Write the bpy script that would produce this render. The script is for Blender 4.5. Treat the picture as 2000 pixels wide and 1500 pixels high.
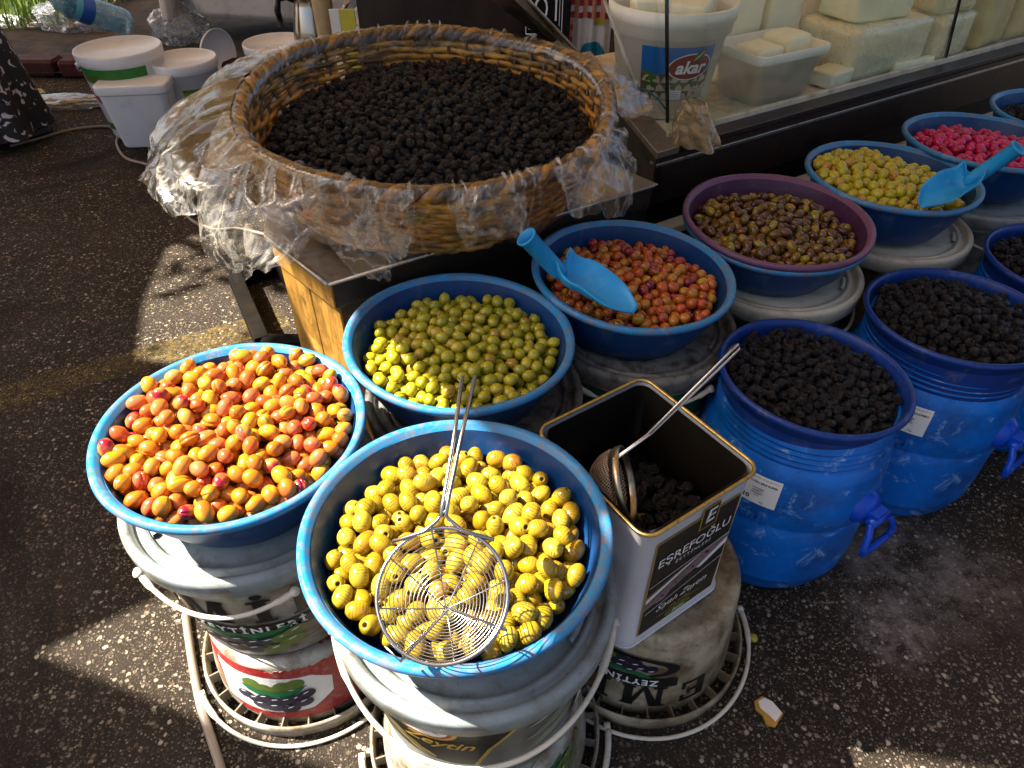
import bpy, bmesh, math, random
import numpy as np
from mathutils import Vector, Matrix, noise
PI = math.pi
for o in list(bpy.data.objects): bpy.data.objects.remove(o)
S = bpy.context.scene
# ---------------------------------------------------------------- camera, world, sun, exposure
CAM_H = 1.21; PITCH = math.radians(41.0); FOC = 1350.0
cam = bpy.data.cameras.new('camera'); cam.lens = 36*FOC/2000; cam.sensor_width = 36; cam.clip_end = 500; cam.clip_start = .02
co = bpy.data.objects.new('camera', cam); S.collection.objects.link(co)
co.location = (0, 0, CAM_H); co.rotation_euler = (PI/2-PITCH, 0, 0); S.camera = co
SUN_AZ, SUN_EL = math.radians(172), math.radians(50)      # azimuth counted from +x towards +y
sdir = Vector((math.cos(SUN_AZ)*math.cos(SUN_EL), math.sin(SUN_AZ)*math.cos(SUN_EL), math.sin(SUN_EL)))
world = bpy.data.worlds.new('World'); S.world = world; world.use_nodes = True
wn = world.node_tree; wn.nodes.clear()
sky = wn.nodes.new('ShaderNodeTexSky'); sky.sky_type = 'NISHITA'; sky.sun_disc = False
sky.air_density = .8; sky.dust_density = 5; sky.ozone_density = .3; sky.sun_elevation = SUN_EL; sky.sun_rotation = math.radians(90)-SUN_AZ
bg = wn.nodes.new('ShaderNodeBackground'); bg.inputs[1].default_value = 0.052
wo = wn.nodes.new('ShaderNodeOutputWorld'); wn.links.new(sky.outputs[0], bg.inputs[0]); wn.links.new(bg.outputs[0], wo.inputs[0])
sl = bpy.data.lights.new('sun', 'SUN'); sl.energy = 5.0; sl.angle = math.radians(.5); sl.color = (1, .93, .8)
so = bpy.data.objects.new('sun', sl); S.collection.objects.link(so); so.rotation_euler = sdir.to_track_quat('Z', 'Y').to_euler(); so.location = (-3, 1, 5)
S.view_settings.view_transform = 'Standard'; S.view_settings.look = 'None'; S.view_settings.exposure = 2.4
S.view_settings.gamma = 1; S.view_settings.use_curve_mapping = False
S.render.engine = 'CYCLES'; S.cycles.max_bounces = 8; S.cycles.transparent_max_bounces = 16
COL = S.collection
rnd = random.Random(7)

def W(px, py, z):                       # a point of the place seen at photo pixel (px,py) at height z
    x = (px-1000)/FOC; y = -(py-750)/FOC; c, s = math.cos(PITCH), math.sin(PITCH)
    d = Vector((x, c+y*s, -s+y*c)); t = (z-CAM_H)/d.z
    return Vector((0, 0, CAM_H))+d*t

# ---------------------------------------------------------------- helpers
def link(o, parent=None):
    COL.objects.link(o)
    if parent is not None: o.parent = parent
    return o
def tag(o, label=None, cat=None, group=None, kind=None):
    if label: o['label'] = label
    if cat: o['category'] = cat
    if group: o['group'] = group
    if kind: o['kind'] = kind
    return o
def thing(name, label, cat, loc=(0, 0, 0), rz=0, group=None):
    o = bpy.data.objects.new(name, None); o.empty_display_size = .05; link(o)
    o.location = loc; o.rotation_euler = (0, 0, rz); return tag(o, label, cat, group)
class MB:
    def __init__(s): s.v = []; s.f = []; s.m = []; s.sm = []
    def add(s, v, f, m=0, smooth=True):
        n = len(s.v); s.v += [tuple(p) for p in v]
        for q in f: s.f.append(tuple(i+n for i in q)); s.m.append(m); s.sm.append(smooth)
        return s
    def box(s, x0, x1, y0, y1, z0, z1, m=0, M=None):
        v = [Vector(p) for p in ((x0,y0,z0),(x1,y0,z0),(x1,y1,z0),(x0,y1,z0),(x0,y0,z1),(x1,y0,z1),(x1,y1,z1),(x0,y1,z1))]
        if M: v = [M@p for p in v]
        return s.add(v, ((3,2,1,0),(4,5,6,7),(0,1,5,4),(1,2,6,5),(2,3,7,6),(3,0,4,7)), m, False)
    def lathe(s, prof, n=64, m=0, c=(0, 0, 0), M=None, a0=0, a1=2*PI):
        full = abs(a1-a0-2*PI) < 1e-6; k = n if full else n+1; v = []
        for r, z in prof:
            for i in range(k):
                a = a0+(a1-a0)*i/n; p = Vector((c[0]+r*math.cos(a), c[1]+r*math.sin(a), c[2]+z)); v.append(M@p if M else p)
        f = []
        for j in range(len(prof)-1):
            for i in range(n):
                i2 = (i+1) % k; f.append((j*k+i, j*k+i2, (j+1)*k+i2, (j+1)*k+i))
        return s.add(v, f, m)
    def tube(s, pts, r, n=8, m=0, closed=False, cap=True, flat=1.0):
        pts = [Vector(p) for p in pts]; N = len(pts); v = []; up = None
        for i, p in enumerate(pts):
            a = pts[(i-1) % N] if (closed or i) else p; b = pts[(i+1) % N] if (closed or i < N-1) else p
            t = (b-a).normalized()
            if up is None:
                up = Vector((0, 0, 1)) if abs(t.z) < .9 else Vector((1, 0, 0))
            x = t.cross(up); x.normalize(); up = x.cross(t).normalized()
            rr = r[i] if isinstance(r, (list, tuple)) else r
            for k in range(n):
                a = 2*PI*k/n; v.append(p+x*(rr*math.cos(a)*flat)+up*(rr*math.sin(a)))
        f = []
        for i in range(N if closed else N-1):
            j = (i+1) % N
            for k in range(n): f.append((i*n+k, i*n+(k+1) % n, j*n+(k+1) % n, j*n+k))
        if cap and not closed: f.append(tuple(range(n-1, -1, -1))); f.append(tuple((N-1)*n+k for k in range(n)))
        return s.add(v, f, m)
    def grid(s, fn, nu, nv, m=0, wrap=False):
        v = [fn(i/nu, j/nv) for j in range(nv+1) for i in range(nu if wrap else nu+1)]; k = nu if wrap else nu+1
        f = [(j*k+i, j*k+(i+1) % k, (j+1)*k+(i+1) % k, (j+1)*k+i) for j in range(nv) for i in range(nu)]
        return s.add(v, f, m)
    def mesh(s, name, mats):
        me = bpy.data.meshes.new(name); me.from_pydata(s.v, [], s.f)
        for m in (mats if isinstance(mats, (list, tuple)) else [mats]): me.materials.append(m)
        me.polygons.foreach_set('material_index', s.m); me.polygons.foreach_set('use_smooth', s.sm); me.update(); return me
    def build(s, name, mats, parent=None, bevel=0, label=None, solid=0, auto=None, loc=None):
        o = bpy.data.objects.new(name, s.mesh(name, mats)); link(o, parent)
        if loc: o.location = loc
        if label: o['label'] = label
        if solid: md = o.modifiers.new('solid', 'SOLIDIFY'); md.thickness = solid; md.offset = 0
        if bevel: md = o.modifiers.new('bevel', 'BEVEL'); md.width = bevel; md.segments = 2; md.limit_method = 'ANGLE'
        return o
def fixn(o):
    bm = bmesh.new(); bm.from_mesh(o.data); bmesh.ops.recalc_face_normals(bm, faces=bm.faces); bm.to_mesh(o.data); bm.free(); return o
def fbm(p, o=4): return noise.fractal(Vector(p), 1, 2, o)

# ---------------------------------------------------------------- materials
def nt(name):
    m = bpy.data.materials.new(name); m.use_nodes = True; t = m.node_tree
    return m, t, t.nodes['Principled BSDF'], t.nodes['Material Output']
def N(t, typ, **kw):
    n = t.nodes.new(typ)
    for k, v in kw.items():
        if k.startswith('i_'):
            key = k[2:]; key = int(key) if key.isdigit() else key.replace('_', ' '); n.inputs[key].default_value = v
        else: setattr(n, k, v)
    return n
def ramp(t, fac, stops, interp='LINEAR'):
    r = t.nodes.new('ShaderNodeValToRGB'); r.color_ramp.interpolation = interp; e = r.color_ramp.elements
    while len(e) < len(stops): e.new(.5)
    for q, (p, c) in zip(e, stops):
        q.position = p; q.color = (c, c, c, 1) if isinstance(c, (int, float)) else (*c, 1)
    t.links.new(fac, r.inputs[0]); return r.outputs[0]
def mix(t, fac, a, b, mode='MIX'):
    m = t.nodes.new('ShaderNodeMix'); m.data_type = 'RGBA'; m.blend_type = mode
    for s_, v in ((0, fac), (6, a), (7, b)):
        if hasattr(v, 'is_output'): t.links.new(v, m.inputs[s_])
        else: m.inputs[s_].default_value = v if s_ == 0 else (*v, 1)
    return m.outputs[2]
def ntex(t, scale, detail=4, rough=.6, coord='Object', vec=None, sc=None, dist=0):
    if vec is None: vec = N(t, 'ShaderNodeTexCoord').outputs[coord]
    if sc: mp = N(t, 'ShaderNodeMapping'); mp.inputs['Scale'].default_value = sc; t.links.new(vec, mp.inputs[0]); vec = mp.outputs[0]
    n = N(t, 'ShaderNodeTexNoise', i_Scale=scale, i_Detail=detail, i_Roughness=rough, i_Distortion=dist); t.links.new(vec, n.inputs['Vector']); return n.outputs['Fac']
def bump(t, b, h, strength=.3, dist=.002):
    n = N(t, 'ShaderNodeBump', i_Strength=strength, i_Distance=dist); t.links.new(h, n.inputs['Height']); t.links.new(n.outputs[0], b.inputs['Normal'])
def plastic(name, col, rough=.4, dirt=(.09, .06, .03), amt=.5, scale=14, scuff=None, bmp=.1, spec=.32, lo=.5, sc=None):
    m, t, b, o = nt(name); b.inputs['Roughness'].default_value = rough; b.inputs['Specular IOR Level'].default_value = spec
    f = ramp(t, ntex(t, scale, 8, .7, sc=sc), [(lo, 0.0), (lo+.2, amt)]); c = mix(t, f, col, dirt)
    f3 = ramp(t, ntex(t, 5, 3, .5), [(.35, 0.0), (.7, amt*.45)]); c = mix(t, f3, c, tuple(x*.6 for x in dirt))
    if scuff:
        f2 = ramp(t, ntex(t, 22, 10, .75, dist=.6), [(.56, 0.0), (.68, scuff[1])]); c = mix(t, f2, c, scuff[0])
    sp = ramp(t, ntex(t, 160, 3, .5), [(.68, 0.0), (.72, amt)]); c = mix(t, sp, c, dirt)
    t.links.new(c, b.inputs['Base Color'])
    rr = N(t, 'ShaderNodeMapRange', i_3=rough*.7, i_4=min(1, rough*1.5)); t.links.new(ntex(t, 30, 6), rr.inputs[0]); t.links.new(rr.outputs[0], b.inputs['Roughness'])
    bump(t, b, ntex(t, 60, 8, .7), bmp, .001); return m
def flat(name, col, rough=.5, metal=0, var=.15, scale=30, bmp=0.05):
    m, t, b, o = nt(name); b.inputs['Roughness'].default_value = rough; b.inputs['Metallic'].default_value = metal
    f = ntex(t, scale, 5, .6); c = mix(t, f, tuple(x*(1-var) for x in col), tuple(min(1, x*(1+var)) for x in col)); t.links.new(c, b.inputs['Base Color'])
    if bmp: bump(t, b, ntex(t, scale*3, 6), bmp, .001)
    return m
def metal(name, col, rough=.3, scale=20, stain=(.12, .06, .02), amt=.5):
    m, t, b, o = nt(name); b.inputs['Metallic'].default_value = 1
    f = ramp(t, ntex(t, scale, 8, .7), [(.5, 0.0), (.68, amt)]); t.links.new(mix(t, f, col, stain), b.inputs['Base Color'])
    rr = N(t, 'ShaderNodeMapRange', i_3=rough*.6, i_4=rough*1.8); t.links.new(ntex(t, scale*2, 6), rr.inputs[0]); t.links.new(rr.outputs[0], b.inputs['Roughness'])
    return m
def rand_out(t):
    a = N(t, 'ShaderNodeObjectInfo').outputs['Random']; g = N(t, 'ShaderNodeNewGeometry').outputs['Random Per Island']
    s = N(t, 'ShaderNodeMath', operation='ADD'); t.links.new(a, s.inputs[0]); t.links.new(g, s.inputs[1])
    f = N(t, 'ShaderNodeMath', operation='FRACT'); t.links.new(s.outputs[0], f.inputs[0]); return f.outputs[0]
def olive_mat(name, stops, rough=.22, spot=(.05, .02, .01), spotamt=.35, grill=False, blush=None, bmp=.05, sss=.08, wrinkle=False):
    m, t, b, o = nt(name); r = rand_out(t); c = ramp(t, r, stops)
    if blush:
        c2 = ramp(t, r, blush); f = ramp(t, ntex(t, 45, 2, .5), [(.42, 0.0), (.62, .8)]); c = mix(t, f, c, c2)
    f = ramp(t, ntex(t, 380, 4, .6), [(.62, 0.0), (.72, spotamt)]); c = mix(t, f, c, spot)
    if grill:
        tc = N(t, 'ShaderNodeTexCoord'); wv = N(t, 'ShaderNodeTexWave', i_Scale=88, i_Distortion=2.6, i_Detail=2, i_Detail_Scale=2)
        t.links.new(tc.outputs['Object'], wv.inputs['Vector'])
        l = ramp(t, wv.outputs['Fac'], [(.60, 0.0), (.88, 1.0)]); of = N(t, 'ShaderNodeVectorMath', operation='ADD'); t.links.new(tc.outputs['Object'], of.inputs[0]); sc_ = N(t, 'ShaderNodeVectorMath', operation='SCALE', i_0=(3.1, 1.7, 2.3)); t.links.new(r, sc_.inputs['Scale']); t.links.new(sc_.outputs[0], of.inputs[1]); k = ramp(t, ntex(t, 62, 4, .65, vec=of.outputs[0]), [(.45, 0.0), (.55, 1.0)])
        mm = N(t, 'ShaderNodeMath', operation='MULTIPLY'); ml = N(t, 'ShaderNodeMath', operation='MULTIPLY'); t.links.new(l, ml.inputs[0]); t.links.new(ramp(t, ntex(t, 300, 3, .6), [(.40, .35), (.58, 1.0)]), ml.inputs[1]); t.links.new(ml.outputs[0], mm.inputs[0]); t.links.new(k, mm.inputs[1]); c = mix(t, mm.outputs[0], c, (.12, .045, .006))
    t.links.new(c, b.inputs['Base Color']); b.inputs['Roughness'].default_value = rough
    b.inputs['Specular IOR Level'].default_value = .45 if wrinkle else .55; b.inputs['Subsurface Weight'].default_value = sss; b.inputs['Subsurface Radius'].default_value = (.6, .4, .15); b.inputs['Subsurface Scale'].default_value = .004
    if wrinkle:
        vo = N(t, 'ShaderNodeTexVoronoi', i_Scale=230); vo.feature = 'SMOOTH_F1'; tc = N(t, 'ShaderNodeTexCoord'); mp = N(t, 'ShaderNodeMapping'); mp.inputs['Scale'].default_value = (.45, 1, 1)
        t.links.new(tc.outputs['Object'], mp.inputs[0]); t.links.new(mp.outputs[0], vo.inputs['Vector'])
        a = N(t, 'ShaderNodeMath', operation='ADD'); t.links.new(vo.outputs['Distance'], a.inputs[0]); t.links.new(ntex(t, 500, 3), a.inputs[1]); bump(t, b, a.outputs[0], 1.0, .005); cc = ramp(t, ntex(t, 260, 5, .7, sc=(.5, 1, 1), dist=1.0), [(.48, (.002, .0015, .0015)), (.60, (.02, .012, .008)), (.68, (.16, .11, .08))]); t.links.new(mix(t, .7, c, cc), b.inputs['Base Color'])  # tan flecks put highlights into the skin colour, near black between them
    elif bmp: bump(t, b, ntex(t, 160, 4), bmp, .001)
    return m
def film_mat(name, col=(.8, .78, .72), base=.12, lo=.5, hi=.66, streak=(1, 1, 1), scale=26, mx=.75, rough=.12):
    m, t, b, o = nt(name); t.nodes.remove(b)
    tr = N(t, 'ShaderNodeBsdfTransparent', i_0=(.95, .94, .92, 1)); gl = N(t, 'ShaderNodeBsdfGlossy', i_Roughness=rough); gl.inputs[0].default_value = (1, 1, 1, 1)
    df = N(t, 'ShaderNodeBsdfDiffuse', i_0=(*col, 1)); tl = N(t, 'ShaderNodeBsdfTranslucent', i_0=(*col, 1))
    d2 = N(t, 'ShaderNodeMixShader', i_0=.35); t.links.new(df.outputs[0], d2.inputs[1]); t.links.new(tl.outputs[0], d2.inputs[2])
    n1 = ntex(t, scale, 8, .65, sc=streak, dist=1.2)
    rd = N(t, 'ShaderNodeMath', operation='SUBTRACT', i_1=.5); t.links.new(n1, rd.inputs[0]); ab = N(t, 'ShaderNodeMath', operation='ABSOLUTE'); t.links.new(rd.outputs[0], ab.inputs[0])
    f = ramp(t, ab.outputs[0], [(0.0, mx), (.05, base*1.2), (.3, base)])
    m1 = N(t, 'ShaderNodeMixShader'); t.links.new(f, m1.inputs[0]); t.links.new(tr.outputs[0], m1.inputs[1]); t.links.new(d2.outputs[0], m1.inputs[2])
    lw = N(t, 'ShaderNodeLayerWeight', i_Blend=.35); fr = N(t, 'ShaderNodeMapRange', i_3=.02, i_4=.36); t.links.new(lw.outputs['Facing'], fr.inputs[0])
    bp = N(t, 'ShaderNodeBump', i_Strength=.4, i_Distance=.003); t.links.new(n1, bp.inputs['Height'])
    for q in (gl, lw): t.links.new(bp.outputs[0], q.inputs['Normal'])
    m2 = N(t, 'ShaderNodeMixShader'); t.links.new(fr.outputs[0], m2.inputs[0]); t.links.new(m1.outputs[0], m2.inputs[1]); t.links.new(gl.outputs[0], m2.inputs[2])
    t.links.new(m2.outputs[0], o.inputs[0]); return m
def glass_mat(name, tint=(.93, .96, .94), refl=.015):
    m, t, b, o = nt(name); t.nodes.remove(b); tr = N(t, 'ShaderNodeBsdfTransparent', i_0=(*tint, 1)); gl = N(t, 'ShaderNodeBsdfGlossy', i_Roughness=.03)
    lw = N(t, 'ShaderNodeLayerWeight', i_Blend=.25); fr = N(t, 'ShaderNodeMapRange', i_3=refl, i_4=.16); t.links.new(lw.outputs['Facing'], fr.inputs[0])
    sm = ramp(t, ntex(t, 9, 6, .6), [(.5, 0.0), (.75, .08)]); df = N(t, 'ShaderNodeBsdfDiffuse', i_0=(.7, .7, .6, 1))
    m0 = N(t, 'ShaderNodeMixShader'); t.links.new(sm, m0.inputs[0]); t.links.new(tr.outputs[0], m0.inputs[1]); t.links.new(df.outputs[0], m0.inputs[2])
    m2 = N(t, 'ShaderNodeMixShader'); t.links.new(fr.outputs[0], m2.inputs[0]); t.links.new(m0.outputs[0], m2.inputs[1]); t.links.new(gl.outputs[0], m2.inputs[2]); t.links.new(m2.outputs[0], o.inputs[0]); return m

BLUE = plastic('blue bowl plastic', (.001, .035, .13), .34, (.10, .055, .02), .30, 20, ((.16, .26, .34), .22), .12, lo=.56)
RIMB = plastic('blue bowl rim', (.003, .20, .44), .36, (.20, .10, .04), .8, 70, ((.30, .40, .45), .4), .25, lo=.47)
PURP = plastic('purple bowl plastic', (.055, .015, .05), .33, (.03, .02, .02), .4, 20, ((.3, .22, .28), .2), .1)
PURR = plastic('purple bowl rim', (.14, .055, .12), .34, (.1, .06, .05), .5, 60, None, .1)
BARR = plastic('blue barrel plastic', (.001, .13, .52), .32, (.004, .03, .12), .7, 7, ((.30, .48, .70), .8), .03, lo=.47)
BARH = plastic('blue handle plastic', (.001, .05, .42), .25, (.01, .02, .08), .3, 20, None, .05)
BARD = plastic('blue basin plastic', (.003, .032, .20), .32, (.03, .025, .02), .5, 60, ((.2, .22, .3), .3), .1)
BKT = plastic('pale bucket plastic', (.42, .41, .35), .38, (.12, .07, .025), .9, 13, ((.13, .10, .06), .6), .15, lo=.41)
BKD = plastic('cream bucket plastic', (.42, .36, .23), .42, (.09, .05, .02), .9, 12, ((.10, .07, .04), .8), .2, lo=.40)
LIDG = plastic('grey lid plastic', (.24, .28, .28), .36, (.11, .075, .035), .7, 22, ((.10, .07, .04), .5), .08, lo=.47)
LIDD = plastic('grimy dark lid', (.16, .15, .13), .45, (.012, .01, .008), .95, 34, None, .2, lo=.46)
LIDB = plastic('cream lid plastic', (.46, .43, .33), .4, (.12, .08, .04), .6, 14, None, .1)
WHT = plastic('white tub plastic', (.72, .73, .74), .35, (.25, .22, .17), .35, 10, None, .05, lo=.58)
WIRE = plastic('white bail plastic', (.62, .56, .45), .35, (.2, .12, .05), .5, 40, None, .05)
INK = flat('black print', (.006, .006, .007), .4); INKW = flat('white print', (.72, .72, .7), .4); GOLD = flat('gold print', (.45, .28, .03), .35)
GRN = flat('green print', (.03, .11, .02), .4); LEAF = flat('leaf print', (.01, .12, .04), .4); OLG = flat('olive green print', (.09, .14, .02), .4)
OLB = flat('dark olive print', (.015, .012, .03), .35); RED = plastic('red print', (.30, .008, .008), .4, (.35, .3, .27), .5, 60, None, .1); MAUVE = flat('mauve print', (.22, .13, .15), .35, 0, .5, 60)
PAPER = plastic('white label paper', (.70, .68, .63), .5, (.3, .27, .22), .3, 20, None, .02, lo=.58)
STEEL = metal('stainless wire', (.42, .40, .38), .2, 30, (.35, .25, .15), .3)
TINM = metal('gold tin edge', (.55, .38, .12), .3, 120, (.1, .06, .02), .6)
SCOOP = plastic('sky blue scoop plastic', (.02, .30, .62), .33, (.02, .12, .25), .3, 40, ((.3, .55, .75), .2), .05)
# ---------------------------------------------------------------- 2D decals laid on a surface
def mapper(rz, phi0, z0, c=(0, 0, 0), flip=False):
    def f(s, t, off):
        if flip: s, t = -s, -t
        z = z0+t; r = rz(z)+off; a = phi0+s/rz(z0); return Vector((c[0]+r*math.cos(a), c[1]+r*math.sin(a), c[2]+z))
    return f
def pmapper(o, u, v, n):
    o, u, v, n = map(Vector, (o, u, v, n))
    return lambda s, t, off: o+u*s+v*t+n*off
def polymesh(pts, maxlen=.012):
    bm = bmesh.new(); vs = [bm.verts.new((x, y, 0)) for x, y in pts]
    try: bm.faces.new(vs)
    except ValueError: pass
    bmesh.ops.triangulate(bm, faces=bm.faces[:]); return sub(bm, maxlen)
def sub(bm, maxlen):
    for _ in range(7):
        e = [e for e in bm.edges if e.calc_length() > maxlen]
        if not e: break
        bmesh.ops.subdivide_edges(bm, edges=e, cuts=1); bmesh.ops.triangulate(bm, faces=bm.faces[:])
    v = [(p.co.x, p.co.y) for p in bm.verts]; bm.verts.index_update(); f = [tuple(q.index for q in a.verts) for a in bm.faces]; bm.free(); return v, f
def textmesh(txt, size, bold=0, shear=0, maxlen=.012, spacing=1):
    cu = bpy.data.curves.new('lettering', 'FONT'); cu.body = txt; cu.size = size; cu.align_x = 'CENTER'; cu.align_y = 'CENTER'; cu.offset = bold; cu.shear = shear; cu.resolution_u = 3; cu.space_character = spacing
    o = bpy.data.objects.new('lettering', cu); COL.objects.link(o); me = bpy.data.meshes.new_from_object(o)
    bm = bmesh.new(); bm.from_mesh(me); bmesh.ops.triangulate(bm, faces=bm.faces[:]); r = sub(bm, maxlen)
    bpy.data.objects.remove(o); bpy.data.curves.remove(cu); bpy.data.meshes.remove(me); return r
class Decal:
    def __init__(s, mp): s.mp = mp; s.mb = MB(); s.mats = []; s.k = 0
    def put(s, vf, mat, x=0, y=0, rot=0, off=None, sx=1, sy=1):
        v, f = vf; s.k += 1
        if off is None: off = .0004+.00012*s.k
        if mat not in s.mats: s.mats.append(mat)
        c, q = math.cos(rot), math.sin(rot); P = []
        for a, b in v: a *= sx; b *= sy; P.append(s.mp(x+a*c-b*q, y+a*q+b*c, off))
        s.mb.add(P, f, s.mats.index(mat), False); return s
    def poly(s, pts, mat, **k): return s.put(polymesh(pts), mat, **k)
    def rect(s, w, h, mat, x=0, y=0, **k): return s.poly([(-w/2, -h/2), (w/2, -h/2), (w/2, h/2), (-w/2, h/2)], mat, x=x, y=y, **k)
    def ell(s, a, b, mat, x=0, y=0, n=28, **k): return s.poly([(a*math.cos(2*PI*i/n), b*math.sin(2*PI*i/n)) for i in range(n)], mat, x=x, y=y, **k)
    def text(s, txt, size, mat, x=0, y=0, bold=0, shear=0, spacing=1, **k): return s.put(textmesh(txt, size, bold, shear, spacing=spacing), mat, x=x, y=y, **k)
    def leaf(s, l, w, mat, x=0, y=0, **k): return s.poly([(-l/2, 0), (-l*.2, w/2), (l*.2, w*.4), (l/2, 0), (l*.2, -w*.4), (-l*.2, -w/2)], mat, x=x, y=y, **k)
    def build(s, name, parent, label=None): return s.mb.build(name, s.mats, parent, label=label)
def slab(d, ch, x, y, h, mat):          # heavy slab-serif capitals
    w = h*.95; t = h*.24; q = h*.12
    if ch == 'E':
        R = [(-.5*w+.22*w, .0, t*1.2, h), (0, h/2-q/2, w*.8, q), (0, -h/2+q/2, w*.8, q), (.02*w, 0, w*.4, q), (.36*w, h*.33, q, h*.34), (.36*w, -h*.33, q, h*.34), (.16*w, 0, q*.8, h*.32)]
        for a, b, c, e in R: d.rect(c, e, mat, x=x+a, y=y+b)
    elif ch == 'M':
        w = h*1.25
        d.rect(t*.7, h, mat, x=x-w*.36, y=y); d.rect(t*1.1, h, mat, x=x+w*.36, y=y)
        d.poly([(-w*.40, h/2), (-w*.16, h/2), (w*.06, -h/2), (-w*.06, -h/2)], mat, x=x, y=y); d.poly([(w*.40, h/2), (w*.24, h/2), (-.03*w, -h/2), (w*.05, -h/2)], mat, x=x, y=y)
        for a in (-.36, .36):
            d.rect(w*.32, q*.7, mat, x=x+a*w, y=y-h/2+q*.35); d.rect(w*.3, q*.7, mat, x=x+a*w, y=y+h/2-q*.35)
    elif ch == 'I':
        d.rect(t*1.2, h, mat, x=x, y=y); d.rect(w*.55, q*.8, mat, x=x, y=y+h/2-q*.4); d.rect(w*.55, q*.8, mat, x=x, y=y-h/2+q*.4); d.ell(t*.55, t*.45, mat, x=x, y=y+h*.68)
    elif ch == 'R':
        d.rect(t*1.2, h, mat, x=x-w*.25, y=y); d.rect(w*.5, q*.8, mat, x=x-w*.25, y=y-h/2+q*.4); d.rect(w*.6, q, mat, x=x-.02*w, y=y+h/2-q/2)
        d.ell(w*.2, h*.26, mat, x=x+w*.12, y=y+h*.24); d.poly([(-.05*w, 0), (.16*w, 0), (.45*w, -h/2), (.2*w, -h/2)], mat, x=x, y=y)
def olive_cluster(d, x, y, s, dark=OLB, green=OLG):
    for i in range(4): d.leaf(.05*s, .010*s, LEAF, x=x-.025*s+.015*i*s, y=y+.012*s, rot=-.35+.3*i)
    for a, b, r in ((-.042, 0, .3), (-.028, -.004, -.2), (-.014, .002, .1), (0, -.002, .2), (-.02, -.012, -.1), (-.002, -.013, .15), (.014, 0, -.1)):
        d.ell(.0115*s, .0075*s, dark, x=x+a*s, y=y+b*s, rot=r); d.ell(.004*s, .0008*s, INKW, x=x+a*s-.002*s, y=y+b*s+.004*s, rot=.2)
    for a, b, r in ((.026, .004, .4), (.038, .010, .3), (.016, -.014, .2), (.033, -.004, .2)):
        d.ell(.0120*s, .0075*s, green, x=x+a*s, y=y+b*s, rot=r); d.ell(.004*s, .0008*s, INKW, x=x+a*s, y=y+b*s+.003*s, rot=.4)

# ---------------------------------------------------------------- GROUND
m, t, b, o = nt('asphalt')
tc = N(t, 'ShaderNodeTexCoord').outputs['Object']
v1 = N(t, 'ShaderNodeTexVoronoi', i_Scale=95); v2 = N(t, 'ShaderNodeTexVoronoi', i_Scale=230)
wn_ = N(t, 'ShaderNodeTexNoise', i_Scale=120, i_Detail=2); t.links.new(tc, wn_.inputs['Vector']); va = N(t, 'ShaderNodeMixRGB', blend_type='ADD', i_0=.006); t.links.new(tc, va.inputs[1]); t.links.new(wn_.outputs['Color'], va.inputs[2])
for v in (v1, v2): t.links.new(va.outputs[0], v.inputs['Vector'])
s1 = ramp(t, v1.outputs['Distance'], [(.30, 1.0), (.40, 0.0)]); s2 = ramp(t, v2.outputs['Distance'], [(.36, 1.0), (.5, 0.0)])
sep = N(t, 'ShaderNodeSeparateColor'); t.links.new(v1.outputs['Color'], sep.inputs[0]); sep2 = N(t, 'ShaderNodeSeparateColor'); t.links.new(v2.outputs['Color'], sep2.inputs[0])
k1 = ramp(t, sep.outputs[0], [(.55, 0.0), (.62, 1.0)]); k2 = ramp(t, sep2.outputs[0], [(.30, 0.0), (.5, 1.0)])
def mul(a, b_):
    q = N(t, 'ShaderNodeMath', operation='MULTIPLY'); t.links.new(a, q.inputs[0])
    if hasattr(b_, 'is_output'): t.links.new(b_, q.inputs[1])
    else: q.inputs[1].default_value = b_
    return q.outputs[0]
v3 = N(t, 'ShaderNodeTexVoronoi', i_Scale=60); t.links.new(va.outputs[0], v3.inputs['Vector']); sep3 = N(t, 'ShaderNodeSeparateColor'); t.links.new(v3.outputs['Color'], sep3.inputs[0]); s3 = mul(ramp(t, v3.outputs['Distance'], [(.24, 1.0), (.34, 0.0)]), ramp(t, sep3.outputs[0], [(.80, 0.0), (.84, 1.0)]))
dens = ramp(t, ntex(t, 5, 5, .7), [(.38, .35), (.62, 1.0)])
f1 = mul(mul(s1, k1), dens); f2 = mul(mul(s2, k2), ramp(t, ntex(t, 9, 5, .7), [(.35, .35), (.6, 1.0)]))
mx_ = N(t, 'ShaderNodeMath', operation='MAXIMUM'); t.links.new(f1, mx_.inputs[0]); t.links.new(s3, mx_.inputs[1]); f1 = mx_.outputs[0]
c1 = ramp(t, sep.outputs[1], [(0, (.08, .06, .042)), (.5, (.22, .17, .12)), (1, (.50, .42, .31))]); c2 = ramp(t, sep2.outputs[1], [(0, (.05, .037, .027)), (.6, (.15, .115, .08)), (1, (.36, .30, .22))])
base = ramp(t, ntex(t, 400, 4, .7), [(.35, (.005, .0038, .003)), (.7, (.044, .032, .022))])
c = mix(t, f2, base, c2); c = mix(t, f1, c, c1)
big = ramp(t, ntex(t, 2.3, 6, .65), [(.42, 0.0), (.68, .6)]); c = mix(t, big, c, (.045, .034, .026)); wet = ramp(t, ntex(t, 1.1, 7, .7, dist=.8), [(.52, 0.0), (.60, .75)]); c = mix(t, wet, c, (.010, .008, .006))
def blot(c, x, y, r, col, amt, sc):
    q = N(t, 'ShaderNodeVectorMath', operation='DISTANCE'); q.inputs[1].default_value = (x, y, 0); t.links.new(tc, q.inputs[0])
    g = ramp(t, q.outputs['Value'], [(r*.3, 1.0), (r, 0.0)]); n_ = ramp(t, ntex(t, sc, 8, .75), [(.42, 0.0), (.62, amt)]); return mix(t, mul(g, n_), c, col)
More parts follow.
